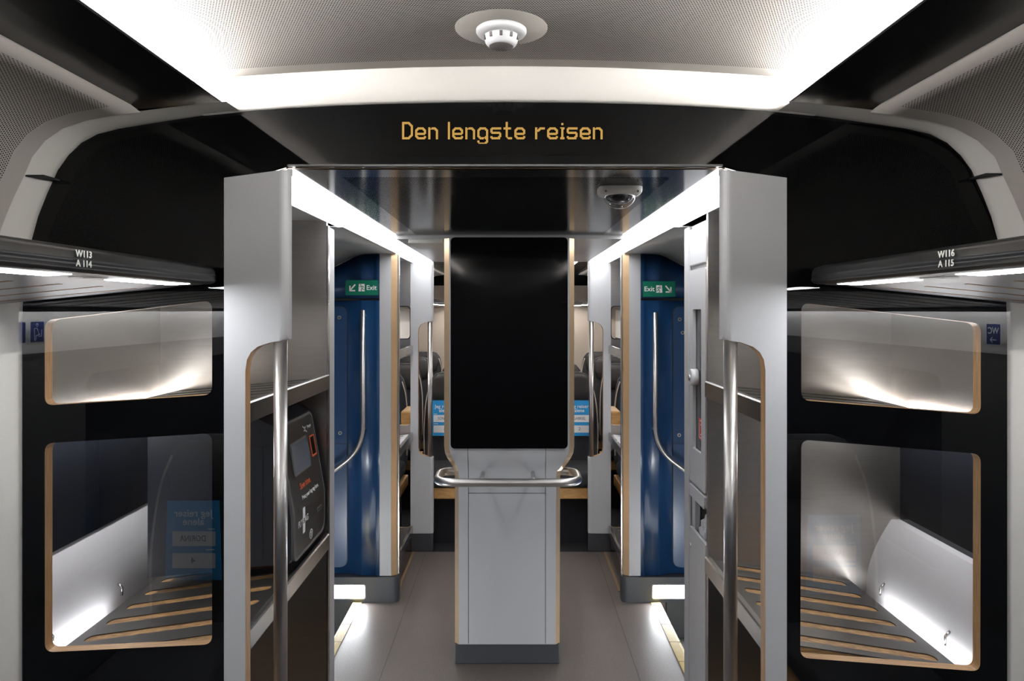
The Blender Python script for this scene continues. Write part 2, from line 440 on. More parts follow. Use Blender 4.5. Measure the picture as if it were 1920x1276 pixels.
# ---- saloon ceilings: perforated centre between two cove valances, perforated shoulders
def centre_prof(h=0.90):
    pts = []
    for i in range(25):
        x = -h + 2 * h * i / 24
        pts.append((XC + x, 2.25 - 0.028 * (x / 0.7) ** 2))
    return pts
m_ceil = perforated('perforated_ceiling', (0.45, 0.417, 0.388), (0.03, 0.028, 0.026), 0.5, 0.0056, 0.0017, -1, 9, -9, 1.715, disc=(0.895, 1.525, 0.098))
m_side = perforated('perforated_shoulder', (0.40, 0.37, 0.345), (0.03, 0.028, 0.026), 0.5, 0.0062, 0.0019, 0.075, 0.62, -9, 1.66)
m_ceil2 = perforated('perforated_ceiling_far', (0.37, 0.34, 0.32), (0.07, 0.064, 0.06), 0.5, 0.0056, 0.0017, -1, 9)
shoulder = [W(262, 209, 1.72), W(210, 216, 1.72), W(160, 225, 1.72), W(115, 240, 1.72), W(82, 263, 1.72), W(58, 293, 1.72),
            W(42, 330, 1.72), W(25, 365, 1.72), W(10, 400, 1.72), W(-5, 440, 1.72), W(-25, 480, 1.72), W(-50, 545, 1.72)]
shoulder = [(XC - 0.902, 2.147)] + [(p[0], p[1]) for p in shoulder]
# centre the shoulders on the coach
def mirror_prof(p): return [(0.0 - x + (2 * XC if i < 3 else (2 * XC * max(0, 6 - i) / 4 if i < 6 else 0)), z) for i, (x, z) in enumerate(p)]
for (ya, yb, mc) in ((-4.0, 1.765, m_ceil), (YF + 0.04, 9.5, m_ceil2)):
    struct(sheet('ceiling', centre_prof(), ya, yb, mc, thick=0.004))
    struct(sheet('ceiling', shoulder, ya, min(yb, 1.725) if yb < 3 else yb, m_side))
    struct(sheet('ceiling', mirror_prof(shoulder), ya, min(yb, 1.725) if yb < 3 else yb, m_side))
def valance(sg, ya, yb, label):
    x = lambda d: XC + sg * d
    t = thing('cove_light', (x(0.8), (ya + yb) / 2, 2.15), label, 'cove light')
    prof = [(x(0.696), 2.163), (x(0.694), 2.1605), (x(0.697), 2.158), (x(0.80), 2.149), (x(0.905), 2.143), (x(0.905), 2.150), (x(0.80), 2.156), (x(0.70), 2.165)]
    prism('valance', prof, ya, yb, blackpanel, t)
    boxes('lamp_strip', [(min(x(0.735), x(0.752)), max(x(0.735), x(0.752)), ya, yb, 2.174, 2.185)], e_cove, t)
    boxes('lamp_carrier', [(min(x(0.735), x(0.752)), max(x(0.735), x(0.752)), ya, yb, 2.156, 2.1735)], greymetal, t)
    prism('back_panel', [(x(0.90), 2.15), (x(0.905), 2.15), (x(0.905), 2.225), (x(0.90), 2.225)], ya, yb, trimwhite, t)
    return t
valance(-1, -4.0, 1.764, 'black cove light panel running along the upper left of the ceiling')
valance(1, -4.0, 1.764, 'black cove light panel running along the upper right of the ceiling')
valance(-1, YF + 0.1, 9.4, 'dark cove light panel of the far saloon, left side')
valance(1, YF + 0.1, 9.4, 'dark cove light panel of the far saloon, right side')

# ---- white arch around the near partition
def mx(px): 
    t = min(1, max(0, (px - 100) / 320.0)); c = 965 - 11 * t * t * (3 - 2 * t)
    return 2 * c - px
def arch():
    inner = [(38,1822),(38,600),(41,540),(48,480),(57,445),(68,405),(85,362),(105,318),(125,290),(150,266),(180,250),(220,240),(300,227),(380,215),(418,210.5),(450,208)]
    outer = [(-70,1822),(-70,600),(-50,545),(-25,480),(-5,440),(10,400),(25,365),(42,330),(58,293),(82,263),(115,240),(160,225),(210,216),(262,208),(345,198),(424,190)]
    rows = []
    for a, b in zip(inner, outer):
        ia = W(a[0], a[1], 1.785); ob = W(b[0], b[1], 1.722)
        rows.append((ia, 1.785, ob, 1.722))
    cen_i = [(380,216),(430,211),(457,208),(540,202),(620,197.5),(700,194),(830,191),(953,190)]
    cen_o = [(300,146),(370,139),(428,134),(540,131),(620,128.5),(700,126),(830,123),(953,122)]
    rowc = []
    for a, b in zip(cen_i, cen_o):
        rowc.append((W(a[0], a[1], 1.785), 1.785, W(b[0], b[1], 1.762), 1.762))
    def build(name, rws):
        vs, fs = [], []
        prof = [(0, 0), (0.06, -0.006), (0.3, -0.004), (0.62, -0.006), (0.85, 0.004), (1, 0.0)]
        for (i, yi, o, yo) in rws:
            for t, d in prof:
                vs.append((i[0] + (o[0] - i[0]) * t, yi + (yo - yi) * (t if t < 0.9 else t) + d, i[1] + (o[1] - i[1]) * t))
            vs.append((i[0], 1.80, i[1]))
        k = len(prof) + 1
        for r in range(len(rws) - 1):
            for c in range(len(prof) - 1):
                fs.append((r*k+c, r*k+c+1, (r+1)*k+c+1, (r+1)*k+c))
            fs.append((r*k, r*k+k-1, (r+1)*k+k-1, (r+1)*k))
        return struct(raw(name, vs, fs, trimwhite, smooth=True, recalc=True))
    def mir(rws, pairs, ys):
        out = []
        for (a, b), (yi, yo) in zip(pairs, ys):
            out.append((W(mx(a[0]), a[1], yi), yi, W(mx(b[0]), b[1], yo), yo))
        return out
    build('trim_3', rows)
    build('trim_4', mir(rows, list(zip(inner, outer)), [(1.785, 1.722)] * len(rows)))
    right = mir(rowc, list(zip(cen_i[:-1], cen_o[:-1])), [(1.785, 1.762)] * 7)
    build('trim_5', rowc + right[::-1])
arch()
for k, (p0, p1) in enumerate((((42, 330), (98, 330)), ((1895, 327), (1832, 327)))):
    a = W(*p0, 1.735); b = W(*p1, 1.76)
    struct(boxes('trim_%d' % (6 + k), [(min(a[0], b[0]), max(a[0], b[0]), 1.728, 1.79, a[1] - 0.002, a[1] + 0.002)], seam))

# ---- near glazed partition: plywood core, black backing, one glass sheet across the front
def leg_outline():
    L = [(38,1822),(38,600),(41,540),(48,480),(57,445),(68,405),(85,362),(105,318),(125,290),(150,266),(180,250),(220,240),(300,227),(380,215),(457,208),(540,202),(700,194),(830,191),(953,190)]
    y = 1.786
    pts = [W(a - (3 if a < 250 else 0), b - 3, y) for a, b in L]
    rt = [W(mx(a) + (3 if a < 250 else 0), b - 3, y) for a, b in L[:-1]]
    low = [W(1466, 1822, y), W(1466, 345, y), W(1354, 314, y), W(540, 314, y), W(436, 345, y), W(436, 1822, y)]
    return pts + rt[::-1] + low
OUT = leg_outline()
y = 1.790
holes = []
for q in (((83,600),(397,563),(397,740),(83,760)), ((83,831),(397,812),(397,1208),(83,1223)),
          ((1503,567),(1840,606),(1840,777),(1503,750)), ((1503,824),(1840,851),(1839,1259),(1501,1233))):
    holes.append(fillet([W(a, b, y) for a, b in q], 0.022))
wall = thing('wall_front', (0, 1.80, 0), None, None, kind='structure')
plate('core_panel', [OUT] + holes, 1.792, 1.822, blackgloss, ply, 'XZ', wall)
zc = W(0, 545, 1.784)[1]
top = [p for p in OUT if p[1] > zc]
gh = plate('glass_sheet', [[(OUT[2][0], zc + .001)] + [p for p in OUT if p[1] > zc + .001 and True][:-2] + []] , 1.781, 1.787, glass_head, None, 'XZ', wall) if False else None
xl, xr = W(436, 0, 1.784)[0], W(1466, 0, 1.784)[0]
iL = [p for p in OUT[:19] if p[1] > zc]; iR = [p for p in OUT[19:-6] if p[1] > zc]
plate('header_glass', [[(iL[0][0], zc)] + iL + iR + [(iR[-1][0], zc), (xr, zc), OUT[-5], OUT[-4], OUT[-3], OUT[-2], (xl, zc)]], 1.781, 1.787, glass_head, None, 'XZ', wall)
lowL = [p for p in OUT[:19] if p[1] <= zc]; lowR = [p for p in OUT[19:-6] if p[1] <= zc]
plate('side_glass', [lowL + [(iL[0][0], zc - .001), (xl, zc - .001), (xl, OUT[0][1])]], 1.781, 1.787, glass, None, 'XZ', wall)
plate('side_glass', [lowR + [(xr, OUT[0][1]), (xr, zc - .001), (iR[-1][0], zc - .001)]], 1.781, 1.787, glass, None, 'XZ', wall)
for pane in [c for c in wall.children if 'glass' in c.name]:      # outward normals on both faces of every pane
    bm = bmesh.new(); bm.from_mesh(pane.data)
    for f in bm.faces:
        if abs(f.normal.y) > 0.5 and (f.calc_center_median().y < 1.784) != (f.normal.y < 0): f.normal_flip()
    bm.to_mesh(pane.data); bm.free()
struct(box('trim_8', W(540, 0, YP)[0], W(1354, 0, YP)[0], 1.774, 1.80, 2.0062, 2.0105, principled('header_lip', (0.07, 0.07, 0.07), 0.4)))

# ---- passage ceiling
def ceil_pass():
    prof = [(XC - 0.531, 2.002), (XC + 0.531, 2.002)]
    m = perforated('gloss_perforated', (0.030, 0.029, 0.029), (0.0015, 0.0015, 0.0015), 0.13, 0.0074, 0.0027, 0.10, 0.965, 1.90, 3.33, ior=1.55, spec=0.42)
    struct(sheet('ceiling', prof, 1.80, 3.37, m, smooth=False))
    struct(box('ceiling', XC - 0.531, XC + 0.531, 3.37, YF, 1.985, 2.03, principled('grey_ceiling', (0.34, 0.335, 0.33), 0.3)))
ceil_pass()
# door-well ceilings, curved down to the sides
dw = [(-0.66, 1.974), (-0.79, 1.974), (-0.845, 1.972), (-0.875, 1.967), (-0.91, 1.956), (-0.96, 1.932), (-1.02, 1.902), (-1.10, 1.86), (-1.2, 1.80), (-1.33, 1.68)]
m_dw = principled('well_ceiling', (0.30, 0.30, 0.295), 0.4)
struct(sheet('ceiling', dw, 2.78, YB + 0.01, m_dw, thick=0.004))
struct(sheet('ceiling', [(2 * XC - x, z) for x, z in dw], 2.78, YB + 0.01, m_dw, thick=0.004))

# ---- side walls of the near saloon with lit band under the racks and dark windows
for sg, nm in ((-1, 'wall_left'), (1, 'wall_right')):
    X0, X1 = sorted((sg * 1.345, sg * 1.38))
    wl = thing(nm, (sg * 1.36, -1, 0), None, None, kind='structure')
    box('lower_panel', X0, X1, -4.0, YP, 0, 0.75, basedark, wl)
    box('upper_panel', X0, X1, -4.0, YP, 1.53, 1.70, whitewall, wl)
    for i, (a, b) in enumerate(((-3.6, -2.1), (-1.9, -0.4), (-0.2, 1.3))):
        pass
    gs = plate('window_panel', [[(-4.0, 0.75), (YP, 0.75), (YP, 1.53), (-4.0, 1.53)]] + [rr(a, 0.82, b, 1.45, 0.06) for a, b in ((-3.6, -2.1), (-1.9, -0.4), (-0.2, 1.3))], X0, X1, principled(nm + '_mid', (0.030, 0.030, 0.032), 0.45), None, 'YZ', wl)
for i, (sg, a, b) in enumerate([(s, a, b) for s in (-1, 1) for a, b in ((-3.6, -2.1), (-1.9, -0.4), (-0.2, 1.3))]):
    x0, x1 = sorted((sg * 1.357, sg * 1.37))
    struct(box('window_%d' % (i + 1), x0, x1, a, b, 0.82, 1.45, windark))
struct(box('wall_back', -1.40, 1.40, -4.05, -4.0, 0, 2.3, greymetal))

# ---- outer skins beside the bays and the door well
for sg, nm in ((-1, 'wall_left'), (1, 'wall_right')):
    x0, x1 = sorted((sg * 1.372, sg * 1.40))
    struct(box(nm, x0, x1, YP, 2.80, 0, 2.05, greymetal))
    x0, x1 = sorted((XC + sg * 1.36, XC + sg * 1.40))
    struct(box(nm, x0, x1, YB, YF, 0, 2.05, whitewall))
    x0, x1 = sorted((sg * 1.345, sg * 1.38))
    d = thing('door_%d' % (1 if sg < 0 else 2), (sg * 1.36, 3.45, -0.2), None, None, kind='structure')
    plate('door_leaf', [[(2.80, -0.2), (YB, -0.2), (YB, 2.0), (2.80, 2.0)], rr(3.10, 0.75, 3.80, 1.65, 0.06)], x0, x1, blue, None, 'YZ', d)
    box('door_window', x0 + 0.012, x1 - 0.012, 3.09, 3.81, 0.74, 1.66, windark, d)

# ================================================================== PASSAGE LIGHTS
for sg, lab in ((-1, 'long white light panel along the left edge of the passage ceiling'), (1, 'long white light panel along the right edge of the passage ceiling')):
    x = lambda d: XC + sg * d
    t = thing('light_panel', (x(0.6), 3.3, 1.98), lab, 'ceiling light')
    pf = [(x(0.531), 1.998), (x(0.545), 1.994), (x(0.645), 1.973), (x(0.658), 1.972)]
    prism('diffuser', pf + [(x(0.658), 1.985), (x(0.531), 2.006)], 1.80, YF - 0.015, e_bar, t)
    bx = sorted((x(0.531), x(0.545)))
    box('end_cap', bx[0], bx[1], 1.792, 1.799, 1.985, 2.003, whitewall, t, 0.002)

# ================================================================== COLUMNS WITH GRAB POLES
def column(sg, yf, label, zt_out, zt_in, grp, thick=0.034):
    x = lambda d: XC + sg * d
    xo, xi = 0.686, 0.531; xcut = 0.634
    t = thing('partition_column', (x(0.61), yf, 0), label, 'column', grp)
    zc, zl = 1.579, 0.655
    outl = [(xo, 0.125), (xi, 0.125), (xi, zl - 0.008)]
    outl += [(0.575, zl - 0.003), (0.60, zl + 0.004), (0.618, zl + 0.014), (0.629, zl + 0.030), (xcut, zl + 0.055)]
    outl += [(xcut, zc - 0.075), (0.630, zc - 0.048), (0.620, zc - 0.030), (0.604, zc - 0.017), (0.575, zc - 0.007), (xi, zc)]
    outl += [(xi, zt_in), (xo, zt_out)]
    o = plate('panel', [[(x(a), b) for a, b in outl]], yf, yf + thick, laminate, ply, 'XZ', t)
    # side faces that are on the outer ends stay laminate, only the cut-out shows plywood
    me = o.data
    bm = bmesh.new(); bm.from_mesh(me)
    es = []
    for e in bm.edges:
        a, b = e.verts[0].co, e.verts[1].co
        if abs(a.y - yf) < 1e-5 and abs(b.y - yf) < 1e-5 and abs(a.x - x(xi)) < 1e-5 and abs(b.x - x(xi)) < 1e-5: es.append(e)
    for f in bm.faces:
        c = f.calc_center_median()
        if f.material_index == 1 and (abs(c.x - x(xi)) < 0.002 or abs(c.x - x(xo)) < 0.002 or c.z > 1.9 or c.z < 0.2): f.material_index = 0
    bmesh.ops.bevel(bm, geom=es, offset=0.02, segments=6, affect='EDGES', profile=0.5)
    bm.to_mesh(me); bm.free()
    bx = sorted((x(xo), x(xi + 0.002)))
    box('kick_base', bx[0], bx[1], yf + 0.004, yf + thick + 0.004, 0.0, 0.125, basedark, t, 0.004)
    px_ = x(0.554)
    tubes('grab_pole', [(px_, yf + 0.018, zl - 0.02), (px_, yf + 0.018, zc + 0.01)], 0.0165, tube, t, seg=24)
    return t
g = 'partition columns'
column(-1, 1.755, 'grey column with steel grab pole, large in the left foreground', W(422, 333, 1.755)[1], W(540, 317, 1.755)[1], g)
column(1, 1.755, 'grey column with steel grab pole, large in the right foreground', W(1478, 333, 1.755)[1], W(1354, 317, 1.755)[1], g)
column(-1, YF - 0.02, 'small grey column at the far left end of the passage', 1.972, 1.995, g, 0.04)
column(1, YF - 0.02, 'small grey column at the far right end of the passage', 1.972, 1.995, g, 0.04)

# ================================================================== LUGGAGE BAYS
def shelf(parent, sg, ya, yb, zi, zo, xo_d, name='shelf', shmat=None):
    x = lambda d: XC + sg * d
    xi_d = 0.675
    sl = (zo - zi) / (xo_d - xi_d)
    def xf(v):  # v=(d, y, dz)
        return (x(v[0]), v[1], zi + (v[0] - xi_d) * sl + v[2])
    ny = int((yb - ya - 0.04) / 0.092); st = (yb - ya) / (ny)
    hl = []
    for k in range(ny):
        yc = ya + st * (k + 0.5)
        hl.append(fillet([(0.725, yc - 0.020), (xo_d - 0.035, yc - 0.020), (xo_d - 0.035, yc + 0.020), (0.725, yc + 0.020)], 0.019, 5))
    o = plate(name, [[(xi_d, ya), (xo_d, ya), (xo_d, yb), (xi_d, yb)]] + hl, -0.003, 0.0, shmat or shelfmetal, None, 'XY', parent, xf=xf)
    s = plate('plywood_board', [[(xi_d + 0.01, ya), (xo_d - 0.02, ya), (xo_d - 0.02, yb), (xi_d + 0.01, yb)]], -0.022, -0.0035, slotwood, None, 'XY', o, xf=xf)
    tag(s, 'wooden board showing through the slots')
    # steel nosing rail
    pf = [(x(0.668), zi + 0.006), (x(0.672), zi + 0.010), (x(0.686), zi + 0.010), (x(0.688), zi + 0.002), (x(0.688), zi - 0.002), (x(0.680), zi - 0.002), (x(0.680), zi - 0.044), (x(0.668), zi - 0.044)]
    prism('rail', pf, ya, yb - 0.01, railsteel, o)
    ck = []
    return o
def bay(sg, ya, yb, yend, label, near=True, steelm=steel_end):
    x = lambda d: XC + sg * d
    t = thing('luggage_rack', (x(0.95), (ya + yb) / 2, 0), label, 'luggage rack', 'luggage racks')
    # end panel (steel) with pale edge profile
    b = sorted((x(0.682), x(1.345)))
    if near:
        box('end_panel', b[0], b[1], yb, yb + 0.02, 0.0, 1.99, steelm, t)
        if yend > yb + 0.03:
            e = sorted((x(0.676), x(1.345)))
            box('end_post', e[0], e[1], yb + 0.021, yend, 0.0, 1.966, laminate, t, 0.004)
            e2 = sorted((x(0.674), x(0.682)))
            box('steel_edge', e2[0], e2[1], yb - 0.004, yb + 0.018, 0.0, 1.968, railsteel, t)
    box('top_panel', b[0], b[1], ya, yb, 1.988, 2.0, greymetal if near else steelm, t)
    # outer wall of the bay: steel above, window strip, pale slanted apron at the lower shelf
    wx = 1.305; zt = 0.94
    so = 1.262 if (sg < 0 and near) else 1.222
    b2 = sorted((x(wx), x(wx + 0.03)))
    box('upper_wall', b2[0], b2[1], ya, yb, 1.30, 1.988, steel, t)
    b4 = sorted((x(1.335), x(1.345)))
    box('night_glass', b4[0], b4[1], ya, yb, zt, 1.30, windark, t)
    sc = []
    for i in range(19):      # smooth scoop from the shelf edge up to the window ledge
        u = i / 18
        sc.append((x(so + 0.083 * u ** 1.7), 0.735 + (zt - 0.735) * u))
    ap = prism('apron', [(x(so - .004), 0.60), (x(so - .001), 0.722)] + sc + [(x(1.350), zt), (x(1.350), 0.60)], ya, yb, whitewall_gloss, t)
    bm = bmesh.new(); bm.from_mesh(ap.data)
    for f in bm.faces: f.smooth = abs(f.normal.y) < 0.5 and len(f.verts) == 4 and abs(f.normal.z) < 0.97
    for e in bm.edges:
        if len(e.link_faces) == 2 and e.calc_face_angle() > 0.5: e.smooth = False
    bm.to_mesh(ap.data); bm.free()
    b4 = sorted((x(1.346), x(1.350)))
    box('night_glass', b4[0], b4[1], ya, yb, zt, 1.30, windark, t)
    box('lower_wall', b2[0], b2[1], ya, yb, 0.0, 0.60, greymetal, t)
    shelf(t, sg, ya, yb, 1.402, 1.352, 1.235)
    shelf(t, sg, ya, yb, 0.808, 0.735, so - 0.060, shmat=None if near else shelf_lit_colour)
    shelf(t, sg, ya, yb, 0.17, 0.13, 1.215)
    # led strips tucked in the gap behind the shelves
    l = sorted((x(1.252), x(1.272)))
    box('led_strip', l[0], l[1], ya + 0.02, yb - 0.03, 1.318, 1.330, e_shelf, t)
    l = sorted((x(so - 0.047), x(so - 0.035)))
    box('led_strip', l[0], l[1], ya + 0.02, (ya + (0.43 if sg < 0 else 0.50)) if near else yb - 0.03, 0.694, 0.702, e_rail, t)
    if near:
        for yy in (ya + 0.15, ya + 0.5):
            tubes('shelf_clip', [(x(so - .012), yy, 0.728), (x(so - .012), yy, 0.752), (x(so + .003), yy + 0.004, 0.764)], 0.004, railsteel, t, 8)
    return t
whitewall_gloss = principled('apron_white', (0.46, 0.46, 0.475), 0.4)
bay(-1, 1.835, YE, 2.80, 'steel luggage rack in the left foreground with slotted wooden shelves')
bay(1, 1.835, 2.45, 2.47, 'steel luggage rack in the right foreground with slotted wooden shelves')
bay(-1, YB + 0.05, YF - 0.02, 0, 'small steel luggage rack beyond the left doorway', False)
bay(1, YB + 0.05, YF - 0.02, 0, 'small steel luggage rack beyond the right doorway', False)

# far end panels with openings (steel towards us), seen through the far bays
for sg in (-1, 1):
    x = lambda d: XC + sg * d
    xi, xo = 0.64, 1.38
    hs = []
    for z0, z1 in ((1.452, 1.683), (0.862, 1.335), (0.155, 0.70)):
        hs.append(fillet([(x(0.687), z0), (x(1.22), z0), (x(1.22), z1), (x(0.687), z1)], 0.03))
    o = plate('wall_back' if False else ('wall_far_left' if sg < 0 else 'wall_far_right'), [[(x(xi), 0), (x(xo), 0), (x(xo), 2.06), (x(xi), 2.06)]] + hs, YF, YF + 0.03, steel_end, ply, 'XZ')
    struct(o)
    struct(plate('trim_%d' % (9 if sg < 0 else 10), [fillet([(x(0.687), z0), (x(1.22), z0), (x(1.22), z1), (x(0.687), z1)], 0.03) for z0, z1 in ((1.452, 1.683),)] +
                 [fillet([(x(0.693), z0), (x(1.214), z0), (x(1.214), z1), (x(0.693), z1)], 0.027) for z0, z1 in ((1.458, 1.677),)], YF - 0.003, YF + 0.028, seam, None, 'XZ'))
struct(box('wall_far_header', -1.38, 1.38, YF, YF + 0.03, 2.061, 2.30, blackgloss))

# ================================================================== BAG TAG KIOSK
def kiosk():
    t = thing('bag_tag_kiosk', (-0.95, 2.48, 0.80), 'black self-service kiosk printing bag tags, standing on the left lower shelf', 'kiosk')
    # casing: side profile in x-z, extruded along y
    prof = [(-0.712, 0.845), (-0.712, 0.99), (-0.762, 1.28), (-0.90, 1.345), (-1.165, 1.345), (-1.165, 0.80), (-0.75, 0.842)]
    plate('casing', [prof], 2.292, 2.685, kiosk_m, None, 'XZ', t)
    box('plinth', -1.15, -0.74, 2.30, 2.675, 0.835, 0.838, basedark, t)
    boxes('casing_seam', [(-1.16, -0.75, 2.2905, 2.292, 1.215, 1.217), (-0.80, -0.798, 2.2905, 2.292, 0.86, 1.215)], seam, t)
    o = Vector((-0.700, 2.30, 0.99)); yd = Vector((-0.05, 0, 0.29)).normalized(); xd = Vector((0, 1, 0)); zd = xd.cross(yd)
    o2 = o
    # bent face: lower upright part and upper leaning part
    hl = (1.276 - 0.99) / yd.z
    pu = fillet([(0.0, 0.0), (0.36, 0.0), (0.36, hl), (0.0, hl)], [0, 0, 0.03, 0.03])
    f = flat('face_panel', pu, o - zd * 0.012, xd, yd, kface_m, t, 0.012)
    flat('rim', fillet([(0.365, 0), (0.365, hl + 0.005), (-0.005, hl + 0.005), (-0.005, 0), (0.003, 0), (0.003, hl - 0.004), (0.357, hl - 0.004), (0.357, 0)], [0, 0.034, 0.034, 0, 0, 0.028, 0.028, 0]), o - zd * 0.011, xd, yd, krim, f, 0.0125)
    pl = fillet([(0.0, -0.142), (0.36, -0.142), (0.36, 0.0), (0.0, 0.0)], [0.03, 0.045, 0, 0])
    zu = Vector((0, 0, 1)); nx = Vector((1, 0, 0))
    f2 = flat('face_panel', pl, o - nx * 0.012, xd, zu, kface_m, t, 0.012)
    flat('rim', fillet([(-0.005, 0), (-0.005, -0.147), (0.365, -0.147), (0.365, 0), (0.357, 0), (0.357, -0.138), (0.003, -0.138), (0.003, 0)], [0, 0.034, 0.048, 0, 0, 0.04, 0.026, 0]), o - nx * 0.011, xd, zu, krim, f2, 0.0125)
    def K(px, py):
        r = (py - CY) / (CX - px)
        z = (EYE - 0.5297 * r) / (1 + 0.172 * r)
        if z >= 0.99:
            xx = -0.70 - 0.172 * (z - 0.99)
        else:
            xx = -0.70; z = EYE - r * 0.70
        yv = -xx * F / (CX - px)
        return Vector((xx, yv, z))
    def loc(px, py):
        p = K(px, py)
        return ((p - o).dot(xd), (p - o).dot(yd))
    up = zd * 0.0008
    # touch screen
    a = loc(572, 893 - 20); b_ = loc(561, 822)
    sx1 = 0.255; q = [(0.06, a[1] - 0.012), (sx1, a[1] - 0.012), (sx1, b_[1] + 0.0), (0.06, b_[1] + 0.0)]
    s = flat('screen_bezel', fillet(q, 0.012), o, xd, yd, krim, t, 0.003)
    q2 = [(q[0][0] + .008, q[0][1] + .008), (q[1][0] - .008, q[1][1] + .008), (q[2][0] - .008, q[2][1] - .008), (q[3][0] + .008, q[3][1] - .008)]
    tag(flat('touch_screen', fillet(q2, 0.006), o + zd * 0.003, xd, yd, kscreen, t, 0.0008), 'grey blue touch screen')
    # orange framed scanner
    q = [loc(577, 862), loc(591, 851), loc(584, 814), loc(570, 823)]
    u0 = 0.285; u1 = 0.343; v0 = min(q[0][1], q[1][1]); v1 = max(q[2][1], q[3][1])
    fr = flat('scanner_frame', fillet([(u0, v0), (u1, v0), (u1, v1), (u0, v1)], 0.006), o, xd, yd, orange, t, 0.002, holes=[rr(u0 + .006, v0 + .006, u1 - .006, v1 - .006, 0.003)])
    tag(fr, 'orange frame around the scanner glass')
    flat('scanner_glass', rr(u0 + .006, v0 + .006, u1 - .006, v1 - .006, 0.003), o, xd, yd, dark_glass, t, 0.001)
    # airport express emblem: two slanted wings
    lg = loc(571, 804)
    strokes('emblem', [[(lg[0] - .02, lg[1] + .012), (lg[0] - .004, lg[1] + .004), (lg[0] + .012, lg[1] + .006)], [(lg[0] - .014, lg[1] - .004), (lg[0] + .004, lg[1] - .006), (lg[0] + .018, lg[1] - .012)], [(lg[0] - .004, lg[1] + .004), (lg[0] + .004, lg[1] - .006)]], 0.005, o + up, xd, yd, textwhite, t)
    lt = loc(582, 797)
    text('print', 'flytoget', 0.016, o + xd * (lg[0] + 0.052) + yd * (lg[1] + 0.004) + up, xd, yd, textwhite, t)
    st = loc(562, 915)
    text('print', 'Save time.', 0.030, o + xd * 0.160 + yd * (st[1] + 0.003) + up, xd, yd, orange, t)
    pr = loc(571, 929)
    text('print', 'Print your bag tag here.', 0.0205, o + xd * 0.20 + yd * (pr[1] - 0.001) + up, xd, yd, textwhite, t)
    # lower area
    k = K(568, 975); oo = Vector((-0.70, 0, 0)) + nx * 0.0008
    kz = K(568, 977)
    text('print', 'FLY', 0.030, (oo.x, kz.y - 0.030, kz.z), xd, zu, textwhite, t)
    text('print', 'AG', 0.030, (oo.x, kz.y + 0.040, kz.z), xd, zu, textwhite, t)
    flat('tag_mark', rr(-0.012, -0.04, 0.012, 0.045, 0.003), (oo.x, kz.y + 0.008, kz.z), xd, zu, textwhite, t, 0.001)
    text('print', 'B', 0.026, (oo.x + 0.0012, kz.y + 0.008, kz.z), xd, zu, ink, t)
    kc = K(583, 1000)
    flat('round_mark', circle(0, 0, 0.017, 24), (oo.x, kc.y, kc.z), xd, zu, textwhite, t, 0.0006, holes=[circle(0, 0, 0.014, 24)])
    strokes('round_mark', [[(-0.004, 0.006), (0.002, 0.007), (0.004, 0.002), (-0.002, -0.002), (0.003, -0.008)]], 0.004, (oo.x, kc.y, kc.z), xd, zu, textwhite, t)
    ks = K(598.5, 952)
    flat('tag_slot_rim', rr(-0.030, -0.008, 0.030, 0.008, 0.007), (oo.x - .0005, ks.y, ks.z), xd, zu, krim, t, 0.002, holes=[rr(-0.026, -0.004, 0.026, 0.004, 0.0035)])
    box('tag_slot', oo.x - .001, oo.x + 0.0005, ks.y - 0.026, ks.y + 0.026, ks.z - 0.004, ks.z + 0.004, seam, t)
kiosk()

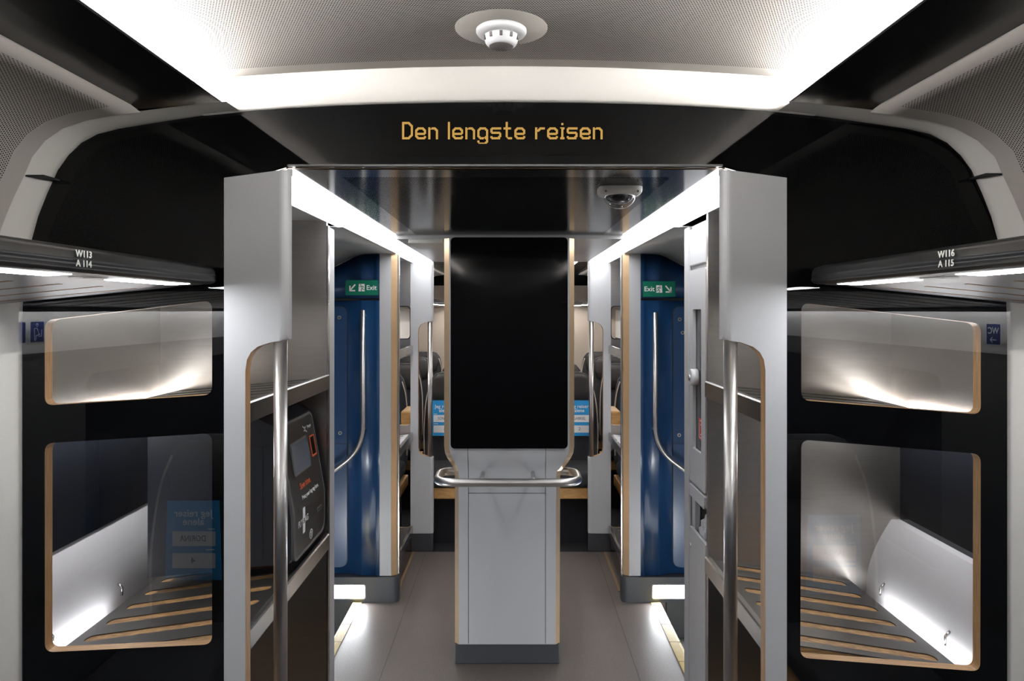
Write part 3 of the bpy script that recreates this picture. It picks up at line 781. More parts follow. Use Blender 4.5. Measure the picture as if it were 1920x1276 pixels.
# ================================================================== EQUIPMENT CABINET (right)
def cabinet():
    t = thing('equipment_cabinet', (1.0, 2.62, 0), 'tall white equipment cabinet with slit window and waste flap, right of the passage', 'cabinet')
    X = XC + 0.68
    # carcass with opening for the slit window and the waste bin
    ya, yb = 2.475, 2.78
    plate('body', [[(ya, 0.13), (yb, 0.13), (yb, 1.966), (ya, 1.966)], rr(2.515, 1.13, 2.665, 1.665, 0.006), rr(2.50, 0.80, 2.665, 1.02, 0.012)], X + 0.012, X + 0.03, laminate, None, 'YZ', t)
    box('kick_base', X + 0.004, X + 0.6, ya, yb, 0, 0.128, basedark, t)
    box('side_panel', X + 0.031, 1.34, yb - 0.02, yb, 0.13, 1.966, laminate, t)
    box('side_panel', X + 0.031, 1.34, ya, ya + 0.01, 0.13, 1.966, laminate, t)
    box('back_panel', X + 0.12, X + 0.13, ya + 0.011, yb - 0.021, 0.13, 1.966, grey_plastic, t)
    box('post', X - 0.002, X + 0.0115, 2.712, yb, 0.13, 1.966, laminate, t, 0.005)
    # doors
    box('door', X, X + 0.0115, 2.480, 2.702, 1.815, 1.952, laminate, t, 0.004)
    d = plate('door', [rr(2.480, 1.018, 2.702, 1.800, 0.008), rr(2.535, 1.145, 2.652, 1.655, 0.006)], X, X + 0.0115, laminate, None, 'YZ', t)
    box('window_pane', X + 0.014, X + 0.017, 2.52, 2.66, 1.135, 1.66, clear, d)
    tubes('knob', [(X - 0.016, 2.63, 1.407), (X + 0.01, 2.63, 1.407)], 0.030, white_plastic, d, 20)
    tubes('key_lock', [(X - 0.020, 2.634, 1.405), (X - 0.015, 2.634, 1.405)], 0.011, tube, d, 16)
    b = plate('door', [fillet([(2.480, 0.15), (2.702, 0.15), (2.702, 0.845), (2.480, 0.845)], 0.008)], X, X + 0.0115, laminate, None, 'YZ', t)
    tubes('key_lock', [(X - 0.003, 2.685, 0.775), (X + 0.002, 2.685, 0.775)], 0.010, tube, b, 16)
    plate('waste_flap', [fillet([(2.480, 0.965), (2.69, 0.965), (2.69, 1.008), (2.480, 1.008)], 0.006)], X - 0.004, X + 0.010, laminate, None, 'YZ', t)
    box('opening_liner', X + 0.10, X + 0.118, 2.49, 2.675, 0.78, 1.03, seam, t)
    # contents behind the pane
    eq = thing('rescue_tool_box', (X + 0.07, 2.59, 1.2), 'grey and orange rescue equipment behind the slit window of the cabinet', 'equipment')
    box('case', X + 0.045, X + 0.11, 2.535, 2.64, 1.18, 1.38, basedark, eq, 0.004)
    box('case_lid', X + 0.045, X + 0.11, 2.535, 2.64, 1.385, 1.55, grey_plastic, eq, 0.004)
    box('orange_band', X + 0.042, X + 0.048, 2.54, 2.635, 1.36, 1.395, orange, eq, 0.001)
    st = thing('alarm_sticker', (X + 0.013, 2.575, 1.22), 'small red sticker with white outline inside the slit window', 'sticker')
    box('sticker_sheet', X + 0.0120, X + 0.0135, 2.548, 2.612, 1.185, 1.262, red, st)
    flat('outline', rr(-0.026, -0.032, 0.026, 0.032, 0.01), (X + 0.0119, 2.58, 1.2235), (0, -1, 0), (0, 0, 1), signwhite, st, 0.0006, holes=[rr(-0.0235, -0.0295, 0.0235, 0.0295, 0.008)])
    strokes('mark', [[(-0.008, -0.018), (0.01, -0.018), (0.012, 0.0), (0.004, 0.018), (-0.008, 0.016)]], 0.004, (X + 0.0118, 2.58, 1.2235), (0, -1, 0), (0, 0, 1), signwhite, st)
    # crumpled bag in the bin
    me = bpy.data.meshes.new('bag'); bm = bmesh.new(); bmesh.ops.create_icosphere(bm, subdivisions=4, radius=1)
    for v in bm.verts:
        n = v.co.normalized(); k = 1 + 0.18 * math.sin(9 * n.x + 3 * n.z) * math.cos(11 * n.y) + random.uniform(-0.06, 0.06)
        v.co = Vector((X + 0.055 + n.x * 0.042 * k, 2.575 + n.y * 0.075 * k, 0.845 + n.z * 0.072 * k))
    bm.to_mesh(me); bm.free()
    tag(link('waste_bag', me, [bag], None, True), 'crumpled clear bag stuffed in the waste opening of the white cabinet', 'bag')
cabinet()

# ================================================================== DOOR WELL: blue walls, signs, handrails, step lights, nosings
def blue_wall(sg):
    side = 'left' if sg < 0 else 'right'
    t = thing('door_well_wall', (XC + sg * 1.0, YB, 0), 'dark blue curved wall beside the %s exit door' % side, 'wall panel')
    x = lambda d: XC + sg * d
    # plan profile, swept up to the arched head line
    plan = [(1.34, 4.125), (0.952, 4.125), (0.925, 4.124), (0.90, 4.120), (0.880, 4.113), (0.862, 4.103), (0.850, 4.097), (0.842, 4.095), (0.81, 4.095), (0.765, 4.095), (0.762, 4.088), (0.742, 4.088)]
    def top(d):
        pts = [(0.70, 1.974), (0.825, 1.972), (0.855, 1.967), (0.89, 1.956), (0.94, 1.932), (1.00, 1.902), (1.08, 1.86), (1.18, 1.80), (1.34, 1.66)]
        for a, b in zip(pts[:-1], pts[1:]):
            if a[0] <= d <= b[0]: return a[1] + (b[1] - a[1]) * (d - a[0]) / (b[0] - a[0])
        return 1.974
    dd = []
    for a, b in zip(plan[:-1], plan[1:]):
        n = max(1, int(abs(a[0] - b[0]) / 0.04))
        for i in range(n): dd.append((a[0] + (b[0] - a[0]) * i / n, a[1] + (b[1] - a[1]) * i / n))
    dd.append(plan[-1])
    def skin(name, zlo, ztop, off, mat):
        vs, fs = [], []
        for d, yy in dd:
            zt = ztop if ztop else top(d)
            vs += [(x(d), yy + off, zlo), (x(d), yy + off, zt), (x(d), yy + off + 0.03, zlo), (x(d), yy + off + 0.03, zt)]
        for i in range(len(dd) - 1):
            a, b = i * 4, i * 4 + 4
            fs += [(a, b, b+1, a+1), (a+2, b+2, b+3, a+3), (a+1, b+1, b+3, a+3), (a, b, b+2, a+2)]
        o = raw(name, vs, fs, mat, t)
        for p in o.data.polygons: p.use_smooth = abs(p.normal.y) > 0.2
        return o
    skin('lower_skin', 0.145, 1.708, 0.0, blue)
    skin('head_panel', 1.720, None, -0.004, blue)
    bx = sorted((x(0.745), x(1.34)))
    box('head_gap', bx[0], bx[1], 4.115, 4.125, 1.707, 1.721, seam, t)
    # removable cover with rounded inner corner
    zs = (0.185, 1.672)
    d_in = 0.932
    cv = fillet([(x(d_in), zs[0]), (x(d_in), zs[1]), (x(1.33), zs[1]), (x(1.33), zs[0])], [0.05, 0.04, 0, 0])
    c = plate('cover_panel', [cv], 4.113, 4.1245, blue, None, 'XZ', t)
    gv = fillet([(x(d_in - .004), zs[0] - .004), (x(d_in - .004), zs[1] + .004), (x(1.334), zs[1] + .004), (x(1.334), zs[0] - .004)], [0.054, 0.044, 0, 0])
    plate('cover_gap', [gv], 4.121, 4.1252, seam, None, 'XZ', t)
    b3 = sorted((x(d_in + 0.002), x(1.33)))
    box('cover_gap', b3[0], b3[1], 4.1122, 4.1135, 0.888, 0.891, seam, t)
    scr = ((0.975, 1.610), (0.970, 0.952)) if sg < 0 else ((0.968, 1.600), (0.985, 1.524), (0.965, 0.940))
    for (d, z) in scr:
        tubes('screw', [(x(d), 4.107, z), (x(d), 4.114, z)], 0.0105, tube, t, 16)
        tubes('screw_recess', [(x(d), 4.1062, z), (x(d), 4.108, z)], 0.005, seam, t, 10)
    # dark base with rounded corner, step light
    return t
def slab(sg):
    """white end slab of the far bay with brass nosing"""
    side = 'left' if sg < 0 else 'right'
    x = lambda d: XC + sg * d
    t = thing('bay_end_post', (x(0.69), YB, 0), 'narrow white post with brass edge beside the %s blue wall' % side, 'post')
    b = sorted((x(0.676), x(0.741)))
    box('post_face', b[0], b[1], YB - 0.002, YB + 0.045, 0.145, 1.972, laminate, t)
    prism('brass_edge', [(0, 0)], 0, 0, brass, t) if False else None
    pf = fillet([(x(0.6755), YB - 0.002), (x(0.6755), YB + 0.045), (x(0.640), YB + 0.045), (x(0.640), YB + 0.020)], [0, 0, 0, 0.01])
    plate('brass_edge', [pf], 0.145, 1.972, brass, None, 'XY', t)
    b2 = sorted((x(0.6395), x(0.634)))
    box('steel_lip', b2[0], b2[1], YB + 0.02, YB + 0.05, 0.145, 1.972, railsteel, t)
    # kick base with rounded corner and step lamp
    base = thing('kick_plinth', (x(1.0), YB, 0), 'dark grey plinth with a bright step light, under the %s blue wall' % side, 'plinth')
    outl = fillet([(x(1.33), YB - 0.018), (x(0.632), YB - 0.018), (x(0.632), YB + 0.048), (x(1.33), YB + 0.048)], [0, 0.045, 0, 0], 8)
    plate('plinth_body', [outl], 0.0005, 0.143, basedark, None, 'XY', base)
    plate('well_riser', [[(x(1.34), YB - 0.0175), (x(0.885), YB - 0.0175), (x(0.885), YB + 0.02), (x(1.34), YB + 0.02)]], -0.2, 0.0, wellgrey, None, 'XY', base)
    d0 = 0.820 if sg < 0 else 0.806
    b = sorted((x(d0), x(1.16)))
    plate('lamp_frame', [rr(b[0] - .004, 0.020, b[1] + .004, 0.104, 0.012), rr(b[0] + .002, 0.026, b[1] - .002, 0.098, 0.008)], YB - 0.0225, YB - 0.018, white_plastic, None, 'XZ', base)
    box('step_lamp', b[0] + .002, b[1] - .002, YB - 0.0215, YB - 0.0183, 0.026, 0.098, e_step, base)
for sg in (-1, 1):
    blue_wall(sg); slab(sg)
    side = 'left' if sg < 0 else 'right'
    x = lambda d: XC + sg * d
    # near step light, facing the well
    nb = thing('step_light', (x(1.0), 2.80, 0.06), 'bright step light low on the back of the %s luggage rack, facing the doorway' % side, 'step light')
    b = sorted((x(0.80), x(1.16)))
    box('lamp_body', b[0] - .005, b[1] + .005, 2.8005, 2.806, 0.020, 0.104, white_plastic, nb)
    box('step_lamp', b[0], b[1], 2.806, 2.809, 0.026, 0.098, e_step, nb)
    # handrail
    xr = x(0.825) if sg < 0 else x(0.815)
    zt = 1.653 if sg < 0 else 1.640
    h = thing('grab_rail', (xr, 4.0, 0.93), 'bent steel grab rail on the %s blue wall' % side, 'grab rail')
    tubes('rail_tube', bend([(xr, 4.03, zt), (xr, 4.03, 0.875), (x(1.16), 4.03, 0.63)], 0.13, 10), 0.0135, tube, h, 18)
    tubes('bracket', [(xr, 4.03, zt - 0.03), (xr, 4.092, zt - 0.03)], 0.007, tube, h, 12)
    tubes('bracket', [(xr, 4.03, 0.98), (xr, 4.092, 0.98)], 0.007, tube, h, 12)
    # yellow nosing
    xa, xb = ((-0.907, -0.857) if sg < 0 else (0.776, 0.829))
    n = thing('step_nosing', ((xa + xb) / 2, 3.4, 0), 'yellow ribbed step nosing along the %s doorway' % side, 'step edge')
    box('nosing_strip', xa, xb, 2.80, YB - 0.02, -0.012, 0.003, yellow, n)
    boxes('ribs', [(xa + 0.006 + k * 0.0068, xa + 0.0092 + k * 0.0068, 2.81, YB - 0.03, 0.0025, 0.0045) for k in range(6)], yellow, n)
    boxes('joint', [(xa, xb, yy, yy + 0.003, 0.0025, 0.0048) for yy in (2.98, 3.18, 3.38, 3.58, 3.78)], tan, n)
    # tan floor edge at the far bay
    xs = (XC - 0.672, XC - 0.655) if sg < 0 else (XC + 0.635, XC + 0.652)
    tag(box('floor_edge_strip', min(xs), max(xs), YB + 0.14, YF - 0.03, 0.0002, 0.004, tan), 'thin tan floor strip at the foot of the far %s luggage rack' % side, 'floor strip')

# exit signs
def exit_sign(px0, px1, py0, py1, flip, label):
    yv = 4.083
    a = W(px0, py1, yv); b = W(px1, py0, yv)
    cx, cz = (a[0] + b[0]) / 2, (a[1] + b[1]) / 2; w_, h_ = b[0] - a[0], b[1] - a[1]
    t = thing('exit_sign', (cx, yv, cz), label, 'sign')
    o = (cx, yv, cz); X_, Z_ = (1, 0, 0), (0, 0, 1)
    flat('sign_board', rr(-w_/2, -h_/2, w_/2, h_/2, 0.004), (cx, yv + 0.0, cz), X_, Z_, green, t, 0.002)
    of = (cx, yv - 0.0022, cz); s = -1 if flip else 1
    text('lettering', 'Exit', 0.038, (cx + s * 0.055, yv - 0.0022, cz - 0.001), X_, Z_, signwhite, t, 0.0008, bold=0.0004)
    # door pictogram with running figure cut in green
    dx = s * 0.0
    flat('pictogram_door', [(dx - 0.019, -0.021), (dx + 0.019, -0.021), (dx + 0.019, 0.021), (dx - 0.019, 0.021)] if False else [(dx - 0.016 - (0.003 if not flip else 0), -0.021), (dx + 0.016 + (0.003 if flip else 0), -0.021), (dx + 0.016, 0.021), (dx - 0.016, 0.021)], of, X_, Z_, signwhite, t, 0.0006)
    of2 = (cx, yv - 0.0030, cz); k = -1 if not flip else 1
    strokes('running_figure', [[(dx + k * 0.001, 0.010), (dx - k * 0.002, -0.002), (dx + k * 0.003, -0.010), (dx + k * 0.001, -0.020)],
                               [(dx - k * 0.002, -0.002), (dx - k * 0.007, -0.010), (dx - k * 0.014, -0.012)],
                               [(dx + k * 0.001, 0.009), (dx + k * 0.007, 0.004), (dx + k * 0.012, 0.007)],
                               [(dx + k * 0.0, 0.009), (dx - k * 0.008, 0.008), (dx - k * 0.010, 0.000)]], 0.0036, of2, X_, Z_, green, t)
    flat('running_figure', circle(dx + k * 0.006, 0.0155, 0.0034, 14), of2, X_, Z_, green, t, 0.0006)
    ax = -s * 0.052
    d = -1 if not flip else 1
    strokes('arrow', [[(ax - d * 0.013, 0.016), (ax + d * 0.012, -0.013)], [(ax + d * 0.015, 0.008), (ax + d * 0.015, -0.017), (ax - d * 0.012, -0.017)]], 0.0075, of, X_, Z_, signwhite, t)
exit_sign(648, 709, 525, 553, False, 'green exit sign on the left blue wall, arrow pointing down left')
exit_sign(1205, 1266, 527, 556, True, 'green exit sign on the right blue wall, arrow pointing down right')

# ================================================================== INFORMATION CONSOLE
def console():
    t = thing('information_console', (XC, 3.5, 0), 'grey and brass console with a tall black screen in the middle of the passage', 'console')
    rows = [(436, 833, 843, 1067, 1076.5, 3.33), (836, 833, 843, 1067, 1076.5, 3.33), (848, 834.5, 845, 1065, 1075, 3.33), (857, 838, 849, 1061, 1071, 3.334),
            (866, 843, 853, 1057, 1066, 3.342), (875, 848, 857, 1052, 1060, 3.352), (884, 851, 859.5, 1044.5, 1052.5, 3.358), (893, 852, 860, 1043, 1051, 3.36), (1209, 852, 860, 1042, 1050, 3.36)]
    white, brs = [], []
    wv, wf, bv, bf = [], [], [], []
    for (py, a, b, c, d, yy) in rows:
        z = W(0, py, 3.345)[1]
        if py == 436: z = 1.984
        k = lambda px: W(px, 0, 3.345)[0]
        wv += [(k(b), yy - 0.006, z), (k(c), yy - 0.006, z)]
        bv += [(k(b), yy - 0.006, z), (k(a), yy + 0.012, z), (k(a), 3.62, z), (k(c), yy - 0.006, z), (k(d), yy + 0.012, z), (k(d), 3.62, z)]
    for i in range(len(rows) - 1):
        wf.append((i*2, i*2+1, i*2+3, i*2+2))
        for s in (0, 3):
            a = i*6+s; bf += [(a, a+1, a+7, a+6), (a+1, a+2, a+8, a+7)]
        a = i * 6; bf.append((a+2, a+5, a+11, a+8))
    raw('front_panel', wv, wf, laminate, t, smooth=True)
    raw('brass_frame', bv, bf, brass, t)
    k = lambda px: W(px, 0, 3.345)[0]
    zz = lambda py: W(0, py, 3.345)[1]
    box('kick_base', k(852), k(1050), 3.362, 3.61, 0.0, zz(1208), basedark, t, 0.006)
    scr = plate('screen', [fillet([(k(846), zz(838)), (k(1063.5), zz(838)), (k(1063.5), zz(446)), (k(846), zz(446))], 0.022)], 3.312, 3.3235, dark_glass, None, 'XZ', t)
    yl = 3.3525
    boxes('panel_seam', [(k(878) - .001, k(878) + .001, 3.3532, 3.356, zz(1208), zz(893)), (k(1023) - .001, k(1023) + .001, 3.3532, 3.356, zz(1208), zz(893)),
                         (k(878), k(1023), 3.3532, 3.356, zz(925) - .001, zz(925) + .001)], seam, t)
    # seams continue on the leaning part
    for px in (878, 1023):
        vs = []; 
        for (py, *_r, yy) in rows[1:8]:
            vs += [(k(px) - .001, yy - 0.0066, zz(py)), (k(px) + .001, yy - 0.0066, zz(py))]
        raw('panel_seam', vs, [(i*2, i*2+1, i*2+3, i*2+2) for i in range(6)], seam, t)
    z = 0.889
    hr = tubes('hand_rail', bend([(-0.20, 3.415, z), (-0.343, 3.415, z), (-0.343, 3.185, z), (0.292, 3.185, z), (0.292, 3.415, z), (0.15, 3.415, z)], 0.085, 12), 0.0185, tube, t, 22)
    tubes('rail_bracket', [(-0.142, 3.19, z + 0.006), (-0.142, 3.36, z + 0.006)], 0.009, tube, t, 12)
    tubes('rail_bracket', [(0.090, 3.19, z + 0.006), (0.090, 3.36, z + 0.006)], 0.009, tube, t, 12)
console()

# ================================================================== THE DOT MATRIX DISPLAY
G = {
'D': ["#######...", "########..", "##....###.", "##.....###", "##......##", "##......##", "##......##", "##......##", "##......##", "##......##", "##......##", "##......##", "##.....###", "##....###.", "########..", "#######..."],
'e': ["..######..", ".########.", "###....###", "##......##", "##......##", "##########", "#########.", "##........", "###.....##", ".#########", "..#######."],
'n': ["##.####..", "########.", "##....###", "##.....##", "##.....##", "##.....##", "##.....##", "##.....##", "##.....##", "##.....##", "##.....##"],
'l': ["##"] * 16,
'g': ["..######..", ".########.", "###....###", "##......##", "##......##", "##......##", "##......##", "##......##", "###....###", ".#########", "..####.###", "........##", "##......##", "##.....###", ".########."],
's': [".#########", "##########", "##........", "##........", "#########.", ".#########", "........##", "........##", "##.....###", "#########.", ".########."],
't': ["..##....", "..##....", "..##....", "..##....", "..##....", "########"[:7] + ".", "########"[:7] + ".", "..##....", "..##....", "..##....", "..##....", "..##....", "..##....", "..##....", "...#####", "....####"],
'r': ["##..#####", "##.######", "#####....", "####.....", "##.......", "##.......", "##.......", "##.......", "##.......", "##.......", "##......."],
'i': [".##.", ".##.", "....", "....", "####", ".###", ".##.", ".##.", ".##.", ".##.", ".##.", ".##.", ".##.", "####", "####"],
}
def led():
    t = thing('destination_display', (W(942, 245, 1.79)[0], 1.7885, 2.08), 'amber dot-matrix display in the black header reading Den lengste reisen', 'display')
    y = 1.789; p = 2.045; x0, y0 = 754.8, 229.3
    vs, fs = [], []; h = p * 0.41
    for ch, c in (('D', 0), ('e', 12), ('n', 24), ('l', 42), ('e', 46), ('n', 58), ('g', 69), ('s', 81), ('t', 93), ('e', 103), ('r', 122), ('e', 133), ('i', 145), ('s', 151), ('e', 163), ('n', 175)):
        g = G[ch]; top = {'D': 0, 'l': 0, 't': 0, 'i': 1}.get(ch, 5)
        for r, row in enumerate(g):
            for q, s in enumerate(row):
                if s != '#': continue
                px = x0 + (c + q) * p; py = y0 + (top + r) * p
                a = W(px - h, py + h, y); b = W(px + h, py - h, y); k = len(vs)
                vs += [(a[0], y, a[1]), (b[0], y, a[1]), (b[0], y, b[1]), (a[0], y, b[1]), (a[0], y + .001, a[1]), (b[0], y + .001, a[1]), (b[0], y + .001, b[1]), (a[0], y + .001, b[1])]
                fs += [(k,k+1,k+2,k+3),(k+4,k+5,k+6,k+7),(k,k+1,k+5,k+4),(k+1,k+2,k+6,k+5),(k+2,k+3,k+7,k+6),(k+3,k,k+4,k+7)]
    tag(raw('lit_dots', vs, fs, e_amber, t), 'amber letters Den lengste reisen')
    a = W(722, 292, 1.791); b = W(1165, 218, 1.791)
    box('matrix_board', a[0], b[0], 1.7902, 1.7918, a[1], b[1], principled('matrix_board', (0.0030, 0.0028, 0.0026), 0.9, spec=0.0), t)
led()

# ================================================================== CEILING DEVICES
m_plate = principled('detector_plate', (0.24, 0.222, 0.206), 0.5)
def detector():
    c = (-0.026, 1.525, 2.2505)
    t = thing('smoke_detector', c, 'round white smoke detector on the perforated ceiling', 'smoke detector')
    lathe('mounting_plate', [(0.0, -0.0032), (0.098, -0.0032), (0.098, -0.0042), (0.0, -0.0042)], c, m_plate, t)
    lathe('base_ring', [(0.0, -0.004), (0.050, -0.004), (0.0535, -0.007), (0.0535, -0.012), (0.050, -0.017), (0.036, -0.018), (0.0, -0.018)], c, white_plastic, t, 48)
    lathe('sensing_head', [(0.026, -0.018), (0.037, -0.020), (0.036, -0.026), (0.034, -0.033), (0.031, -0.038), (0.027, -0.041), (0.0, -0.041)], c, white_plastic, t, 48)
    lathe('grille', [(0.0, -0.041), (0.026, -0.041), (0.025, -0.0425), (0.0, -0.0425)], c, ventdark, t, 32)
    fins = []
    for k in range(10):
        a = 2 * math.pi * (k + 0.5) / 10
        ca, sa = math.cos(a), math.sin(a)
        vs = []
        for r_, z_, w_ in ((0.0375, -0.021, 0.003), (0.0370, -0.030, 0.003)):
            for s in (-1, 1): vs.append((c[0] + ca * r_ - sa * s * w_, c[1] + sa * r_ + ca * s * w_, c[2] + z_))
        for r_, z_, w_ in ((0.025, -0.021, 0.003), (0.025, -0.034, 0.003)):
            for s in (-1, 1): vs.append((c[0] + ca * r_ - sa * s * w_, c[1] + sa * r_ + ca * s * w_, c[2] + z_))
        raw('vent_slot', vs, [(0,1,3,2),(4,5,7,6),(0,1,5,4),(2,3,7,6),(0,2,6,4),(1,3,7,5)], ventdark, t)
detector()
def dome_cam():
    c = (0.305, 2.075, 2.002)
    t = thing('dome_camera', c, 'grey dome camera under the dark passage ceiling', 'camera')
    pts = fillet([(-0.062, -0.05), (0.062, -0.05), (0.062, 0.05), (-0.062, 0.05)], 0.03, 8)
    def ring(s, z): return [(c[0] + p[0] * s, c[1] + p[1] * s, c[2] + z) for p in pts]
    n = len(pts); levels = [(1.0, 0.0), (1.0, -0.008), (0.985, -0.014), (0.93, -0.019), (0.80, -0.0225), (0.76, -0.023)]
    vs, fs = [], []
    for s, z in levels: vs += ring(s, z)
    for l in range(len(levels) - 1):
        for i in range(n): fs.append((l*n+i, l*n+(i+1)%n, (l+1)*n+(i+1)%n, (l+1)*n+i))
    fs.append(tuple((len(levels)-1)*n + i for i in range(n)))
    raw('housing', vs, fs, grey_plastic, t, smooth=True)
    dome = [(0.0455 * math.cos(a), -0.0225 - 0.036 * math.sin(a)) for a in [math.pi / 2 * i / 10 for i in range(11)]]
    lathe('dome', dome, c, clear, t, 36)
    core = [(0.040 * math.cos(a), -0.0225 - 0.022 * math.sin(a)) for a in [math.pi / 2 * i / 8 for i in range(9)]]
    lathe('camera_core', core, c, lens_dark, t, 28)
    for sx in (-0.045, 0.045):
        tubes('screw', [(c[0] + sx, c[1] - 0.043, c[2] - 0.013), (c[0] + sx, c[1] - 0.048, c[2] - 0.016)], 0.003, ventdark, t, 10)
dome_cam()
def wifi():
    t = thing('ceiling_speaker', (XC - 0.385, 3.45, 1.985), 'flat pale device with rounded end on the ceiling left of the console', 'ceiling device')
    a = fillet([(XC - 0.475, 3.38), (XC - 0.31, 3.38), (XC - 0.31, 3.74), (XC - 0.475, 3.74)], [0.004, 0.004, 0.05, 0.05])
    plate('cover', [a], 1.968, 1.985, grey_plastic, None, 'XY', t)
    text('print', 'mmm', 0.03, (XC - 0.39, 3.52, 1.9675), (1, 0, 0), (0, -1, 0), ventdark, t) if False else None
wifi()

# ================================================================== OVERHEAD RACKS
def overhead(sg, ya, yb, label, lamp, labels=None, lampno=8, endround=True):
    t = thing('overhead_rack', (sg * 1.0, (ya + yb) / 2, 1.70), label, 'overhead rack', 'overhead racks')
    S = lambda d: sg * d
    front = [(0.760, 1.760), (0.738, 1.7585), (0.725, 1.754), (0.718, 1.747), (0.7165, 1.7365), (0.7140, 1.7350), (0.7165, 1.7335), (0.7155, 1.7215), (0.7135, 1.720), (0.7165, 1.7185), (0.720, 1.7145), (0.728, 1.7125), (0.760, 1.7120)]
    n = len(front); cxp, czp = 0.75, 1.736
    secs = [(ya, 1.0), (yb - 0.045, 1.0), (yb - 0.030, 0.985), (yb - 0.018, 0.94), (yb - 0.008, 0.84), (yb - 0.002, 0.66), (yb, 0.4)]
    vs, fs = [], []
    for yy, sc in secs:
        for d, z in front: vs.append((S(cxp + (d - cxp) * sc), yy, czp + (z - czp) * sc))
    for r in range(len(secs) - 1):
        for i in range(n): fs.append((r*n+i, r*n+(i+1)%n, (r+1)*n+(i+1)%n, (r+1)*n+i))
    fs += [tuple(range(n)), tuple((len(secs)-1)*n + i for i in range(n))]
    o = raw('front_rail', vs, fs, blackplastic, t, smooth=True)
    # tray
    tr = [(0.752, 1.7125), (0.80, 1.7100), (0.845, 1.7040), (1.20, 1.6700), (1.342, 1.6560), (1.342, 1.672), (0.85, 1.722), (0.752, 1.735)]
    prism('tray', [(S(a), b) for a, b in tr], ya, yb - 0.012, greymetal, t)
    if yb < 3:
        b = sorted((S(1.300), S(1.306)))
        box('lip', b[0], b[1], ya, yb - 0.012, 1.647, 1.664, blackplastic, t)  # added lip that hides the unseen strip beside it
        b = sorted((S(1.3065), S(1.318)))
        tag(box('added_wall_lamp', b[0], b[1], ya, yb - 0.02, 1.652, 1.6575, e_wash, t), 'unseen slim lamp added to brighten the window wall')
    # lamps
    def under(d):
        for a, b in zip(tr[:4], tr[1:5]):
            if a[0] <= d <= b[0]: return a[1] + (b[1] - a[1]) * (d - a[0]) / (b[0] - a[0])
    y1 = (1.677 if yb < 3 else ya + 0.40 + 0.27); k = 0
    stepd = -0.448 if yb < 3 else 0.448
    while (stepd < 0 and y1 - 0.27 > ya and k < lampno) or (stepd > 0 and y1 < yb and k < lampno):
        vs = []
        for yy in (y1 - 0.27, y1):
            for d in (0.742 if False else 0.754, 0.800): vs.append((S(d), yy, under(d) - 0.0008))
            for d in (0.800, 0.754): vs.append((S(d), yy, under(d) + 0.002))
        raw('lamp', vs, [(0,1,2,3),(4,5,6,7),(0,1,5,4),(1,2,6,5),(2,3,7,6),(3,0,4,7)], lamp, t)
        if yb < 3 and k < 3:
            yc = y1 - 0.27 - 0.09
            for q in (-0.022, 0.022):
                vs = []
                for yy in (yc + q - 0.018, yc + q + 0.018):
                    for d in (0.765, 0.79): vs.append((S(d), yy, under(d) - 0.0012))
                    for d in (0.79, 0.765): vs.append((S(d), yy, under(d) + 0.001))
                raw('switch_plate', vs, [(0,1,2,3),(4,5,6,7),(0,1,5,4),(1,2,6,5),(2,3,7,6),(3,0,4,7)], grey_plastic, t)
        y1 += stepd; k += 1
    vs, fs = [], []
    yy = 1.52 + 0.137 if yb < 3 else yb - 0.2
    while yy > ya and len(vs) < 8 * 24:
        b = len(vs)
        for q in (yy - 0.006, yy + 0.006):
            for d in (0.87, 1.26): vs.append((S(d), q, under(d) - 0.0009))
            for d in (1.26, 0.87): vs.append((S(d), q, under(d) + 0.001))
        fs += [tuple(b + i for i in f) for f in ((0,1,2,3),(4,5,6,7),(0,1,5,4),(1,2,6,5),(2,3,7,6),(3,0,4,7))]
        yy -= 0.137
    raw('wood_slats', vs, fs, slotwood, t)
    if labels:
        for body, z in labels:
            yl = 1.198 if sg < 0 else 1.190
            xd = (0, 1, 0) if sg < 0 else (0, -1, 0)
            text('seat_number', body, 0.0155, (S(0.7152), yl, z), xd, (0, 0, 1), signwhite, t, 0.0008, bold=0.0003, sx=1.15)
    return t
overhead(-1, -4.0, 1.752, 'black fronted overhead rack with lamps, left foreground', e_rack, (('W113', 1.7435), ('A 114', 1.7275)))
overhead(1, -4.0, 1.752, 'black fronted overhead rack with lamps, right foreground', e_rack, (('W116', 1.7435), ('A 115', 1.7275)))
overhead(-1, YF + 0.12, 9.45, 'distant overhead rack in the far saloon, left side', e_far, None, 9)
overhead(1, YF + 0.12, 9.45, 'distant overhead rack in the far saloon, right side', e_far, None, 9)

